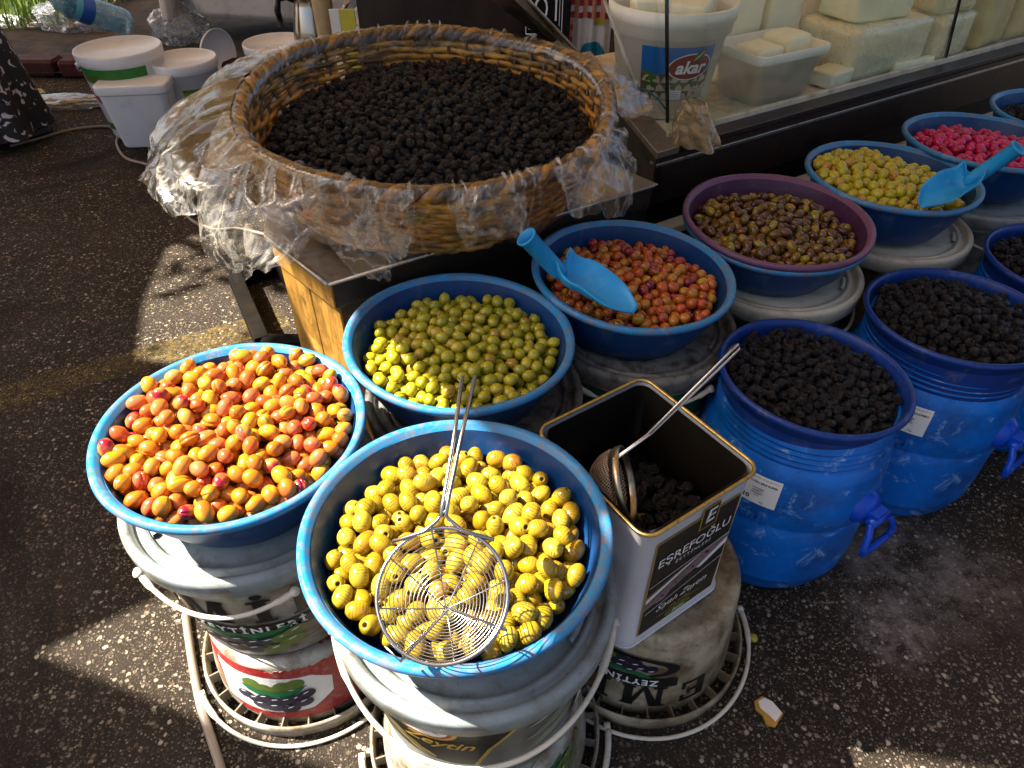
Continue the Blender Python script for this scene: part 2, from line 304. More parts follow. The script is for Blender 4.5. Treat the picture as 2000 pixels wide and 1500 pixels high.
c = blot(c, .80, .83, .20, (.22, .19, .17), .8, 16); c = blot(c, .72, .68, .10, (.24, .2, .18), .8, 30); c = blot(c, .97, .78, .12, (.16, .13, .11), .7, 16)
far = N(t, 'ShaderNodeSeparateXYZ'); t.links.new(tc, far.inputs[0]); fn = N(t, 'ShaderNodeMath', operation='MULTIPLY_ADD', i_1=.9, i_2=0); t.links.new(ntex(t, 1.2, 4), fn.inputs[0]); fa = N(t, 'ShaderNodeMath', operation='ADD'); t.links.new(far.outputs[1], fa.inputs[0]); t.links.new(fn.outputs[0], fa.inputs[1])
t.links.new(c, b.inputs['Base Color']); b.inputs['Roughness'].default_value = .85; b.inputs['Specular IOR Level'].default_value = .12
hh = N(t, 'ShaderNodeMath', operation='ADD'); t.links.new(f1, hh.inputs[0]); t.links.new(f2, hh.inputs[1]); h3 = N(t, 'ShaderNodeMath', operation='ADD'); t.links.new(hh.outputs[0], h3.inputs[0]); t.links.new(ntex(t, 300, 6), h3.inputs[1])
bump(t, b, h3.outputs[0], .9, .003); ASPH = m
g = MB(); g.add([(-60, -60, 0), (60, -60, 0), (60, 60, 0), (-60, 60, 0)], [(0, 1, 2, 3)], 0, False)
tag(g.build('ground', ASPH), kind='structure')
# soil bed with kerb and grass, back left
m, t, b, o = nt('dry soil'); c = ramp(t, ntex(t, 6, 8, .7), [(.35, (.010, .007, .004)), (.7, (.10, .066, .036))]); t.links.new(c, b.inputs['Base Color']); b.inputs['Roughness'].default_value = .95; bump(t, b, ntex(t, 40, 8, .7), .8, .02); SOIL = m
soil = MB(); soil.grid(lambda u, v: Vector((-12+u*10.9, 4.22+v*9-.35*u, .03+.05*max(0, fbm((u*9, v*7, 0))))), 60, 50)
tag(soil.build('soil_bed', SOIL), kind='structure')
kerb = thing('kerb', 'dark red painted kerb stones between the asphalt and the grass, behind the skirt', 'kerb', (-6, 4.15, 0))
KRB = plastic('red kerb paint', (.06, .006, .006), .7, (.015, .01, .008), .8, 12, None, .4)
kme = MB().box(-.24, .24, -.06, .06, 0, .09).mesh('kerb_stone', KRB)
for i in range(12):
    k = bpy.data.objects.new('stone', kme); link(k, kerb); k.location = (i*.5-1.2, rnd.uniform(-.01, .01)-.035*i*.5, 0); k.rotation_euler = (0, 0, -.03); md = k.modifiers.new('b', 'BEVEL'); md.width = .015
# grass
gm, t, b, o = nt('grass blade'); c = ramp(t, rand_out(t), [(0, (.04, .09, .01)), (.5, (.10, .18, .015)), (1, (.22, .26, .04))]); t.links.new(c, b.inputs['Base Color']); b.inputs['Roughness'].default_value = .5
gb = MB()
for i in range(16000):
    x = rnd.uniform(-6, -2.5); y = rnd.uniform(4.6, 7.4)
    if y < 4.8+.25*fbm((x, y, 3)) or x > -2.75+.2*fbm((x, y, 8)): continue
    a = rnd.uniform(0, 2*PI); h = rnd.uniform(.04, .13); w = .004; dx, dy = math.cos(a), math.sin(a); l = rnd.uniform(0, .06); b2 = rnd.uniform(0, 2*PI)
    p = Vector((x, y, .04)); q = p+Vector((math.cos(b2)*l, math.sin(b2)*l, h)); mid = (p+q)/2+Vector((0, 0, .015))
    gb.add([p+Vector((-dx*w, -dy*w, 0)), p+Vector((dx*w, dy*w, 0)), mid+Vector((dx*w, dy*w, 0)), mid-Vector((dx*w, dy*w, 0)), q], [(0, 1, 2, 3), (3, 2, 4)])
tag(gb.build('grass', gm), 'bright green grass behind the kerb in the sun', 'grass', kind='stuff')
# worn yellow line
m, t, b, o = nt('worn yellow paint'); tr = N(t, 'ShaderNodeBsdfTransparent'); ms = N(t, 'ShaderNodeMixShader'); b.inputs['Base Color'].default_value = (.20, .13, .012, 1); b.inputs['Roughness'].default_value = .8
f = ramp(t, ntex(t, 45, 12, .85), [(.44, 0.0), (.66, .6)]); t.links.new(f, ms.inputs[0]); t.links.new(tr.outputs[0], ms.inputs[1]); t.links.new(b.outputs[0], ms.inputs[2]); t.links.new(ms.outputs[0], o.inputs[0])
p0, p1 = W(-60, 795, .004), W(560, 620, .004); dd = (p1-p0).normalized(); nn = Vector((-dd.y, dd.x, 0))
tag(MB().add([p0-nn*.055, p1-nn*.055, p1+nn*.055, p0+nn*.055], [(0, 1, 2, 3)], 0, False).build('road_marking', m), kind='structure')

# ---------------------------------------------------------------- unseen AWNING added for the shade, its gaps shaped to the sun patches
AH = 2.45
def up(g, H=AH): k = H/math.tan(SUN_EL); return (g[0]+k*math.cos(SUN_AZ), g[1]+k*math.sin(SUN_AZ))
HOLES = [[(-.873, .637), (-.02, 1.17), (.03, 1.05), (.12, .95), (.215, .861), (.395, .629), (.465, .552), (.562, .395), (.60, .13)],
         [(-1.044, 1.50), (-1.14, 1.778), (-1.19, 2.1), (-1.0, 2.42), (-.35, 2.5), (-.2, 1.9), (-.45, 1.36)],
         [(.545, .478), (.47, .33), (.60, .33)]]
OUTER = [(-2.75, -.9), (-.9, -.9), (-.3, -.2), (3.6, -.1), (4.0, 6.6), (.2, 6.8), (-2.75, 6.6), (-2.86, 4.85), (-4.2, 4.55), (-4.2, 1.0), (-2.75, .5)]
cu = bpy.data.curves.new('awning_sheet', 'CURVE'); cu.dimensions = '2D'; cu.fill_mode = 'BOTH'; cu.extrude = .002
for poly in [OUTER]+HOLES:
    sp = cu.splines.new('POLY'); sp.points.add(len(poly)-1); sp.use_cyclic_u = True
    for q, g_ in zip(sp.points, poly): a = up(g_); q.co = (a[0], a[1], 0, 1)
tmp = bpy.data.objects.new('tmp', cu); COL.objects.link(tmp); ame = bpy.data.meshes.new_from_object(tmp); bpy.data.objects.remove(tmp)
m, t, b, o = nt('awning cloth'); tl = N(t, 'ShaderNodeBsdfTranslucent', i_0=(.60, .46, .27, 1)); ms = N(t, 'ShaderNodeMixShader', i_0=.42); b.inputs['Base Color'].default_value = (.45, .38, .28, 1); b.inputs['Roughness'].default_value = .9  # translucent cloth, added to fill the shade with warm light
t.links.new(b.outputs[0], ms.inputs[1]); t.links.new(tl.outputs[0], ms.inputs[2]); t.links.new(ms.outputs[0], o.inputs[0]); AWN = m; ame.materials.clear(); ame.materials.append(AWN)
aw = thing('awning', 'unseen awning added overhead for shade, its gaps shaped to the sun patches', 'awning', (0, 0, 0)); ao = bpy.data.objects.new('cloth_sheet', ame); link(ao, aw); ao.location = (0, 0, AH)
for x, y in ((2.3, 7.6), (-4.6, -.4), (-6.3, 5.6), (2.0, -.6)): MB().tube([(x, y, 0), (x, y, AH+.05)], .02).build('post', flat('post paint', (.3, .3, .3)), aw)
br = thing('dapple_branch', 'unseen leafy branch added above the awning gap to dapple the sunlight', 'branch', (0, 0, 0)); lv = MB(); H2 = 3.3  # unseen leaves put over the gap to dapple its sun patch
c2 = up((-.85, 1.95), H2)
for i in range(330):
    g_ = (rnd.gauss(-.9, .42), rnd.gauss(2.05, .30))
    if rnd.random() < .25: g_ = (rnd.gauss(-.35, .18), rnd.gauss(1.45, .12))
    if abs(g_[0]+.9)<.22 and abs(g_[1]-1.68)<.16: continue
    a = up(g_, H2); z = H2+rnd.uniform(-.25, .25); r = rnd.uniform(0, 2*PI); l = rnd.uniform(.03, .06); d = Vector((math.cos(r), math.sin(r), rnd.uniform(-.4, .4)))*l; e = Vector((-math.sin(r), math.cos(r), 0))*l*.45; p = Vector((*a, z))
    lv.add([p-d, p+e, p+d, p-e], [(0, 1, 2, 3)], 0, False)
lv.build('foliage', flat('branch leaf', (.05, .10, .02), .6), br)['kind'] = 'stuff'
MB().tube([Vector((c2[0]-2.2, c2[1]+1.5, H2+.3)), Vector((c2[0]-.8, c2[1]+.5, H2+.1)), Vector((*c2, H2)), Vector((c2[0]+.7, c2[1]-.5, H2-.05))], [.05, .035, .02, .006]).build('limb', flat('bark', (.12, .08, .05), .9), br)

# ---------------------------------------------------------------- BUCKETS
BR = .187                                # outer radius of the lid
def bucket_prof(h=.2, top=.172, bot=.150): return [(bot-.012, 0), (bot-.003, .004), (bot, .012), (bot+(top-bot)*.5, h*.5), (top-.004, h-.05), (top-.002, h-.049)]
def rzof(prof):
    ps = sorted(prof, key=lambda q: q[1])
    def f(z):
        for (r0, z0), (r1, z1) in zip(ps, ps[1:]):
            if z0 <= z <= z1 and z1 > z0: return r0+(r1-r0)*(z-z0)/(z1-z0)
        return ps[0][0] if z < ps[0][1] else ps[-1][0]
    return f
def bail_loop(root, z, r, a0, a1, drop, mat=WIRE, rad=.0036):
    pts = []
    for i in range(41):
        u = i/40; a = a0+(a1-a0)*u; pts.append((r*math.cos(a), r*math.sin(a), z-drop*math.sin(PI*u)))
    mb = MB(); mb.tube(pts, [rad*(1.5 if (i < 5 or i > 35) else 1) for i in range(41)], 8)
    for i in (0, -1): mb.tube([Vector(pts[i])*.97, Vector(pts[i])*1.02], rad*2.0, 10)
    return mb.build('bail_handle', mat, root)
def upper_bucket(x, y, z0, label, body=BKT, lid=LIDG, bail=(-2.2, -.6), h=.262, rz=0, drop=.05, group=None, tilt=(0, 0)):
    root = thing('bucket', label, 'bucket', (x, y, z0), rz, group)
    P = bucket_prof(h)
    mb = MB(); mb.lathe([(0, 0.001)]+P+[(.176, h-.047), (.181, h-.04), (.182, h-.012), (.180, h-.008)], 96); mb.build('body', body, root)
    lp = [(0, h-.014), (.140, h-.014), (.152, h-.016), (.154, h-.008), (.161, h-.007), (.163, h-.013), (.170, h-.013), (.173, h-.002), (.179, h), (.186, h-.004), (.187, h-.010), (.186, h-.034), (.183, h-.036)]
    l = MB(); l.lathe(lp, 96)
    l_o = l.build('lid', lid, root)
    for a in (-2.55, -.45, 1.2, 2.6):
        cb = MB(); cb.lathe([(.142, h-.0135), (.143, h-.007), (.150, h-.007), (.151, h-.0135)], 10, a0=a-.16, a1=a+.16); cb.build('lid_clip', lid, l_o)
    bail_loop(root, h-.052, .187, bail[0], bail[1], drop)
    return root, rzof(P), h
def inverted_bucket(x, y, label, body=BKT, h=.222, rz=0, bail=None, group=None, R0=.150, R1=.168):
    root = thing('upturned_bucket', label, 'bucket', (x, y, 0), rz, group)
    P = [(R1, .02), (R1-.002, .05), ((R0+R1)/2, h*.55), (R0, h-.012), (R0-.003, h-.003), (R0-.008, h), (R0-.016, h-.001), (R0-.022, h-.005), (0, h-.006)]
    MB().lathe([(R1-.004, 0)]+P, 96).build('body', body, root)
    rb = MB(); rb.lathe([(.183, .001), (.189, .002), (.190, .03), (.186, .034), (.184, .030), (.183, .001)], 96); rb.build('rim_collar', body, root)
    fm = MB(); fm.box(R1-.004, .186, -.0012, .0012, .004, .030); fme = fm.mesh('rib', body)
    for i in range(26):
        f_ = bpy.data.objects.new('rib', fme); link(f_, root); f_.rotation_euler = (0, 0, 2*PI*i/26+.08)
    if bail: bail_loop(root, .012, .206, bail[0], bail[1], .006)
    return root, rzof(P), h
ROW = [(-.085, .908), (.225, 1.107), (.55, 1.309), (.868, 1.505), (1.18, 1.694), (1.50, 1.885)]
# left stack (orange olives)
ub, rz, h = inverted_bucket(-.375, .676, 'upturned bucket with a red label standing on the asphalt, bottom of the left stack', BKT, h=.168, bail=(-2.5, -.35))
d = Decal(mapper(rz, -PI/2+.16, .100)); d.poly([(-.19, .045), (.22, .075), (.22, -.075), (-.10, -.075), (-.14, -.03)], RED); d.poly([(-.15, .028), (-.06, .034), (.03, .03), (.06, .01), (.055, -.025), (.02, -.05), (-.06, -.058), (-.13, -.052)], PAPER)
for a, b_, s_ in ((-.075, .012, 1), (-.055, .004, 1), (-.035, .002, .9), (-.02, .012, 1), (0, .016, 1)): d.ell(.017*s_, .012*s_, OLG, x=a, y=b_, rot=.3)
olive_cluster(d, -.035, -.022, 1.3, OLB, OLB); d.leaf(.06, .02, LEAF, x=.12, y=.02, rot=.5); d.leaf(.05, .02, LEAF, x=.14, y=0, rot=-.4); d.leaf(.05, .02, LEAF, x=.13, y=-.02, rot=.1); d.build('label_print', ub)
bk, rz, h = upper_bucket(-.390, .690, .166, 'grey lidded bucket printed with black letters under the bowl of orange olives', BKT, LIDG, (-2.35, -1.05), drop=.028)
_m = mapper(rz, -PI/2+.10, .118); d = Decal(lambda s_, t_, off: _m(s_*1.22, t_*1.25, off))
for ch, x in (('E', -.135), ('M', -.055), ('I', .015), ('R', .07)): slab(d, ch, x, .030, .050, INK)
d.rect(.27, .020, INK, x=-.01, y=-.012); d.text('ZEYTİNLERİ', .019, INKW, x=-.01, y=-.0125, bold=.0006, spacing=1.35)
for s_ in (-1, 1): d.poly([(-.125, -.026), (-.08, -.050), (0, -.060), (.08, -.050), (.125, -.026), (.08, -.052), (0, -.062), (-.08, -.052)], INK)
olive_cluster(d, -.01, -.040, 1.35); d.build('label_print', bk)
# front stack (grilled olives)
ub, rz, h = inverted_bucket(-.045, .50, 'upturned bucket at the bottom of the front stack, mostly out of the picture', BKT, h=.168, bail=(-2.9, 0))
d = Decal(mapper(rz, -PI/2+.4, .12)); olive_cluster(d, .02, 0, 1.5); [d.leaf(.16, .006, GRN, x=.05*i-.1, y=.03*(i % 3)-.03, rot=1.1) for i in range(5)]; d.build('label_print', ub)
bk, rz, h = upper_bucket(-.050, .515, .166, 'grimy grey bucket with a black and gold picture label under the grilled olives', BKT, LIDG, (-2.9, -.18), drop=.075)
bk.children[1].data.materials[0] = LIDG
d = Decal(mapper(rz, -PI/2, .136))
d.rect(.42, .145, INK, x=0, y=0)
d.poly([(.045, .072), (.155, .072), (.155, -.072), (.0, -.072), (.02, -.01), (.05, .04)], flat('meadow print', (.13, .13, .11), .4, 0, .8, 25)); d.poly([(.045, .072), (.051, .072), (.056, .04), (.026, -.01), (.006, -.072), (0, -.072), (.02, -.01), (.05, .04)], GOLD)
for i in range(7): d.ell(.035, .0035, flat('pale grass print', (.35, .36, .26), .4, 0, .4, 30) if i == 0 else bpy.data.materials['pale grass print'], x=.105+.012*(i % 3), y=-.055+.015*i, rot=.25)
d.ell(.062, .040, GOLD, x=-.075, y=.058, rot=-.35); d.ell(.058, .037, RED, x=-.077, y=.059, rot=-.35); d.ell(.054, .034, PAPER, x=-.078, y=.060, rot=-.35)
d.leaf(.05, .022, INK, x=-.10, y=.06, rot=.2); d.leaf(.04, .018, GRN, x=-.082, y=.05, rot=-.6); d.leaf(.06, .004, INK, x=-.06, y=.05, rot=-.5)
d.text('Zeytin', .036, GOLD, x=-.045, y=.004, shear=.4, bold=.0004)
for i in range(3): d.ell(.022, .009, flat('pale olive print', (.35, .27, .07), .4) if i == 0 else bpy.data.materials['pale olive print'], x=-.11+.02*i, y=-.012-.017*i, rot=-.5)
d.rect(.07, .002, GOLD, x=-.11, y=-.05, rot=-.4); d.rect(.006, .145, INK, x=.158, y=0); d.rect(.088, .118, PAPER, x=.208, y=.008)
for i in range(5): d.rect(.03+.03*((i*7) % 3)/2, .0016, INK, x=.205, y=.055-.006*i)
for i in range(8): d.rect(.05, .0006, INK, x=.205, y=.02-.006*i)
for i in (-1, 1): d.rect(.0006, .044, INK, x=.205+.025*i, y=-.001)
d.text('10 KG', .011, INK, x=.205, y=-.034, bold=.0004)
d.build('label_print', bk)
# row stacks
lids = [LIDD, LIDD, LIDB, LIDB, LIDG, LIDG]; bods = [BKD, BKT, BKD, BKD, BKT, BKT]
lab = ['grimy bucket with a pale handle under the bowl of green olives', 'bucket with a green band and dark lid under the red olives with the blue scoop', 'cream lidded bucket under the nested purple bowl', 'cream lidded bucket with a white handle under the stuffed yellow olives', 'grey lidded bucket under the bowl of pink olives', 'grey lidded bucket under the farthest bowl of black olives']
lab2 = ['upturned bucket below the grimy bucket of the green olives', 'upturned bucket below the green banded bucket', 'upturned bucket below the cream bucket of the purple bowl', 'upturned bucket below the bucket of the stuffed yellow olives', 'upturned bucket below the bucket of the pink olives', 'upturned bucket below the bucket of the farthest black olives']
for i, (x, y) in enumerate(ROW):
    inverted_bucket(x+.01, y-.01, lab2[i], bods[i], h=.168)
    r, rz, h = upper_bucket(x+(.02 if i != 2 else .012), y-.015, .166, lab[i], bods[i], lids[i], [(-.9, .5), (-2.3, -.9), (-1.5, .4), (-.35, 1.2), (-2.2, -.8), (-2, -.8)][i], drop=[.02, .012, .03, .01, .04, .04][i])
    if i == 1: d = Decal(mapper(rz, -PI/2, .165)); d.rect(.5, .085, flat('green band', (.005, .10, .045), .35)); d.rect(.09, .03, RED, x=.12, y=-.05); d.rect(.20, .05, PAPER, x=.1, y=-.068); d.build('label_print', r)
# the bucket under the tin
kb, rz, h = inverted_bucket(.235, .688, 'cream upturned bucket with upside-down black letters under the tin', BKD, bail=(-2.75, .15), R0=.150, R1=.166)
d = Decal(mapper(rz, -PI/2-.42, .105, flip=True))
for ch, x in (('E', -.135), ('M', -.05), ('I', .02), ('R', .08)): slab(d, ch, x, .038, .056, INK)
d.rect(.20, .022, INK, x=.0, y=-.006); d.text('ZEYTİNLERİ', .021, INKW, x=.0, y=-.0065, bold=.0006, spacing=1.2)
d.poly([(-.10+.105-.105*math.cos(a), -.045+.028*math.sin(a)) for a in np.linspace(0, 2*PI, 30)[:-1]], INK, x=0, y=0); d.ell(.088, .022, BKD, x=.008, y=-.045); olive_cluster(d, 0, -.045, 1.2); d.build('label_print', kb)

# ---------------------------------------------------------------- BOWLS
def tiltM(n): 
    v = Vector((n[0], n[1], 1)).normalized(); return Vector((0, 0, 1)).rotation_difference(v).to_euler()
BD = .113                                 # bowl depth
def bowl_prof(R, d=BD): return [(R-.002, -.012), (R, -.006), (R-.001, -.001), (R-.005, .001), (R-.011, -.001), (R-.0145, -.008)]
def make_bowl(x, y, z, R, n, label, body=BLUE, rim=RIMB, d=BD):
    root = thing('bowl', label, 'bowl', (x, y, z)); root.rotation_euler = tiltM(n)
    q = R/.19
    mb = MB(); mb.lathe([(R-.0165, -.007), (R-.021*q, -.02), (.158*q, -.06), (.139*q, -d+.013), (.127*q, -d+.004), (0, -d+.003)], 112)
    mb.lathe([(0, -d), (.124*q, -d), (.134*q, -d+.004), (.142*q, -d+.016), (.161*q, -.06), (R-.017*q, -.02), (R-.013, -.009)], 112); mb.build('basin', body, root)
    rm = MB(); rp = bowl_prof(R); ns = 112; v = []
    for i in range(ns):
        a = 2*PI*i/ns; w = 1+.004*math.sin(3*a+x*9)+.002*math.sin(7*a)
        for r, zz in [(R-.013, -.010)]+rp+[(R-.0165, -.009)]: v.append((r*math.cos(a)*w if False else r*math.cos(a), r*math.sin(a), zz+.0008*math.sin(5*a+y*7)))
    k = len(rp)+2; f = [(i*k+j, ((i+1) % ns)*k+j, ((i+1) % ns)*k+j+1, i*k+j+1) for i in range(ns) for j in range(k-1)]
    rm.add(v, f); rm.build('rim', rim, root); return root
BOWLS = {'A': (-.394, .697, .531, .186, (.019, -.005)), 'B': (-.067, .521, .531, .190, (.012, .019)), 'C': (-.085, .908, .530, .189, (.042, .007)),
         'D': (.225, 1.107, .530, .189, (.049, -.016)), 'E': (.55, 1.309, .534, .193, (.006, -.04)), 'F': (.868, 1.505, .539, .191, (.023, -.004)),
         'G': (1.18, 1.694, .545, .195, (.01, .02)), 'H': (1.50, 1.885, .545, .19, (.0, .01))}
BL = {'A': 'blue bowl heaped with orange and red cracked olives, leftmost of the bowls', 'B': 'blue bowl of grilled yellow olives nearest the camera', 'C': 'blue bowl of plain green olives beside the basket box',
      'D': 'blue bowl of mixed red olives holding a blue scoop', 'F': 'dark blue bowl of red-stuffed yellow olives holding a blue scoop', 'G': 'blue bowl of bright pink olives near the glass case', 'H': 'blue bowl of black olives farthest along the glass case'}
for k, (x, y, z, R, n) in BOWLS.items():
    if k == 'E':
        make_bowl(x, y, z-.012, R-.002, n, 'dark blue bowl nested under the purple bowl', BLUE, RIMB, .101)
        make_bowl(x, y, z, R, n, 'purple bowl of brown olives set inside a blue bowl', PURP, PURR, .105)
    else: make_bowl(x, y, z, R, n, BL[k])

# ---------------------------------------------------------------- BARRELS
RP = [(0, .004), (.128, .002), (.146, .008), (.158, .030), (.164, .058), (.1685, .062), (.169, .068), (.170, .11), (.169, .17), (.170, .212), (.1675, .216), (.170, .220), (.170, .26), (.166, .31), (.163, .325), (.163, .333), (.156, .345), (.153, .350)]
nk = [(.150, .352)]
for i in range(4): z = .356+.012*i; nk += [(.150, z), (.1535, z+.003), (.1535, z+.005), (.150, z+.009)]
NK = nk+[(.149, .412), (.145, .414), (.143, .40), (.143, .20), (0, .19)]
def barrel(x, y, label, blabel, phi_s, phi_h, txt, R=.163, tl=(0, 0), sticker=True, z=.445):
    root = thing('barrel', label, 'barrel', (x, y, 0)); MB().lathe(RP, 128).build('body', BARR, root); MB().lathe([(.1532, .349)]+NK, 128).build('threaded_neck', BARR, root)
    rz = rzof(RP[1:])
    if sticker:
        d = Decal(mapper(rz, phi_s, .293)); d.rect(.080, .062, PAPER)
        for tx, s_, yy, xx, bo in txt: d.text(tx, s_, INK, x=xx, y=yy, bold=bo)
        d.build('price_sticker', root)
        d = Decal(mapper(rz, phi_s-.02, .228)); d.rect(.066, .030, BARR, off=.0015); 
        for a, b_, w, hh in ((0, .013, .06, .001), (0, -.013, .06, .001), (-.03, 0, .001, .026), (.03, 0, .001, .026)): d.rect(w, hh, BARD, x=a, y=b_, off=.0022)
        d.poly([(-.022, -.008), (-.004, -.008), (-.013, .008)], BARD, off=.0022); d.poly([(-.019, -.0065), (-.007, -.0065), (-.013, .005)], BARR, off=.0026)
        for i in (-1, 0, 1): d.rect(.0008, .008, BARD, x=.010+.002*i, y=.004, off=.0022)
        d.rect(.001, .010, BARD, x=.010, y=-.004, off=.0022); d.ell(.003, .005, BARD, x=.020, y=.004, off=.0022); d.rect(.001, .01, BARD, x=.020, y=-.004, off=.0022); d.build('embossed_plate', root)
    M = Matrix.Translation((math.cos(phi_h)*.168, math.sin(phi_h)*.168, .255))@Matrix.Rotation(phi_h, 4, 'Z')
    hd = MB(); hd.lathe([(.0, .020), (.018, .019), (.027, .014), (.034, .003), (.036, -.006)], 28, M=M@Matrix.Rotation(PI/2, 4, 'Y')@Matrix.Scale(1, 4)); 
    hd.box(.012, .034, -.017, .017, -.010, .012, M=M); boss = hd.build('handle_boss', BARH, root)
    loop = [(.030, -.020, -.004), (.040, -.032, -.018), (.046, -.042, -.042), (.046, -.037, -.060), (.045, 0, -.066), (.046, .037, -.060), (.046, .042, -.042), (.040, .032, -.018), (.030, .020, -.004)]
    pts = []
    for i in range(len(loop)-1):
        for k in range(5): pts.append(M@Vector(loop[i]).lerp(Vector(loop[i+1]), k/5))
    pts.append(M@Vector(loop[-1])); lp = MB(); lp.tube(pts, .0062, 10); lp.tube([M@Vector((.030, -.024, -.004)), M@Vector((.030, .024, -.004))], .0095, 14); lp.build('handle_loop', BARH, root)
    bs = thing('basin', blabel, 'basin', (x, y, z)); bs.rotation_euler = tiltM(tl)
    MB().lathe([(R-.018, -.10), (R-.013, -.02), (R-.010, -.004), (R-.007, 0), (R-.003, .0005), (R, -.003), (R+.0005, -.007), (R-.003, -.012), (R-.009, -.016), (R-.012, -.03), (.138, -.04)], 128).build('pan', BARD, bs)
    return root
T1 = [('YILDIZHAN ZEYTİN - 0 532 607 07 21', .0044, .025, 0, 0), ('GEMLİK YAĞLI SELE SUPER', .0058, .016, 0, .0002), ('17.06.2026', .0048, .003, .004, .0001), ('00608617', .0042, -.002, .004, .0001), ('TAPO06027', .0042, -.007, .004, .0001), ('17:17', .0042, -.012, .004, .0001), ('10', .013, -.020, -.012, .0004), ('Kg', .006, -.024, .016, 0)]
T2 = [('YILDIZHAN ZEYTİN - 0 532 607 07 21', .0044, .025, 0, 0), ('GEMLİK YAĞLI SELE JUMBO', .0058, .016, 0, .0002), ('17.06.2026', .0048, .003, .004, .0001), ('00060629', .0042, -.002, .004, .0001), ('TAPO06075', .0042, -.007, .004, .0001), ('10', .013, -.020, -.008, .0004), ('Kg', .006, -.024, .016, 0)]
PB = (.522, .913); QB = (.857, 1.090); RB = (1.19, 1.28)
barrel(*PB, 'blue plastic barrel with a white sticker beside the tin', 'dark blue basin of wrinkled black olives on the barrel beside the tin', -PI/2-.66, -.98, T1, .163, (.04, .02))
barrel(*QB, 'blue plastic barrel standing between two other blue barrels', 'dark blue basin of wrinkled black olives on the middle barrel', -PI/2-.66, -.93, T2, .168, (-.02, .02))
barrel(*RB, 'blue plastic barrel at the right edge of the picture', 'dark blue basin of black olives on the barrel at the right edge', -PI/2-.4, -.9, T2, .166, sticker=False)
# ---------------------------------------------------------------- OLIVES
def olive_mesh(name, mats, r, ln, n=16, m=10, kind='plain', seed=0):
    rr = random.Random(seed); v = []; f = []; mi = []; off = Vector((seed*3.1, seed*1.7, 0))
    th = [PI*(j/m) for j in range(m+1)]
    if kind in ('hole', 'stuffed'): th = [.36+(PI-.36)*(j/m) for j in range(m+1)]
    G0 = rr.uniform(0, 6)
    for j, t_ in enumerate(th):
        if (j == m) or (j == 0 and kind not in ('hole', 'stuffed')): v.append(Vector((math.cos(t_)*r*ln, 0, 0))); continue
        for i in range(n):
            a = 2*PI*i/n
            if kind == 'crack':                       # bunch the meridians towards the slit at a = 0
                u = i/n*2-1; a = PI*(abs(u)**1.5)*(1 if u > 0 else -1)
            p = Vector((math.cos(t_)*ln, math.sin(t_)*math.cos(a), math.sin(t_)*math.sin(a)))
            q = 1+.05*noise.noise(p*1.3+off)
            if kind == 'crack': q *= 1-.13*math.exp(-(a/.16)**2)*min(1, math.sin(t_)*2.2)+.035*math.exp(-((abs(a)-.34)/.2)**2)
            if kind == 'wrinkle':
                w1 = noise.noise(Vector((p.x*1.3, p.y*3.2, p.z*3.2))+off); w2 = noise.noise(p*4.5+off)
                q *= 1+.24*noise.noise(p*1.2+off)-.24*(1-min(1, abs(w1)*4.0))-.10*w2
            if kind == 'pinch': q *= 1+.10*math.cos(t_)-.05*abs(math.cos(2*a+G0))
            v.append(p*r*q)
    ring = lambda j: [1+(j-1)*n+i for i in range(n)] if kind not in ('hole', 'stuffed') else [j*n+i for i in range(n)]
    last = len(v)-1
    if kind not in ('hole', 'stuffed'):
        R1 = ring(1); f += [(0, R1[(i+1) % n], R1[i]) for i in range(n)]
    a0 = 0 if kind in ('hole', 'stuffed') else 1
    for j in range(a0, m-1):
        A, B = ring(j), ring(j+1); f += [(A[i], A[(i+1) % n], B[(i+1) % n], B[i]) for i in range(n)]
    A = ring(m-1); f += [(A[i], A[(i+1) % n], last) for i in range(n)]; mi = [0]*len(f)
    if kind == 'crack':
        for k, q in enumerate(f):
            pa = [v[i] for i in q]; cy = sum(p.y for p in pa)/len(pa); cz = sum(p.z for p in pa)/len(pa)
            if cy > 0 and abs(math.atan2(cz, cy)) < .06 and abs(sum(p.x for p in pa)/len(pa)) < r*ln*.8: mi[k] = 1
    if kind in ('hole', 'stuffed'):
        R0 = ring(0); prev = R0; bx = math.cos(.36)*r*ln
        for (x_, s_, mm) in ((bx*.99, .26, 0), (bx*.93, .22, 1), (bx*.60, .20, 1)) if kind == 'hole' else ((bx*.985, .27, 0), (bx*.96, .25, 1), (bx*.985, .12, 1)):
            st = len(v); v += [Vector((x_, r*s_*math.cos(2*PI*i/n), r*s_*math.sin(2*PI*i/n))) for i in range(n)]; cur = list(range(st, st+n))
            for i in range(n): f.append((prev[(i+1) % n], prev[i], cur[i], cur[(i+1) % n])); mi.append(mm)
            prev = cur
        f.append(tuple(reversed(prev))); mi.append(1)
    me = bpy.data.meshes.new(name); me.from_pydata([tuple(p) for p in v], [], f)
    for q in mats: me.materials.append(q)
    me.polygons.foreach_set('material_index', mi); me.polygons.foreach_set('use_smooth', [True]*len(f)); me.update(); return me
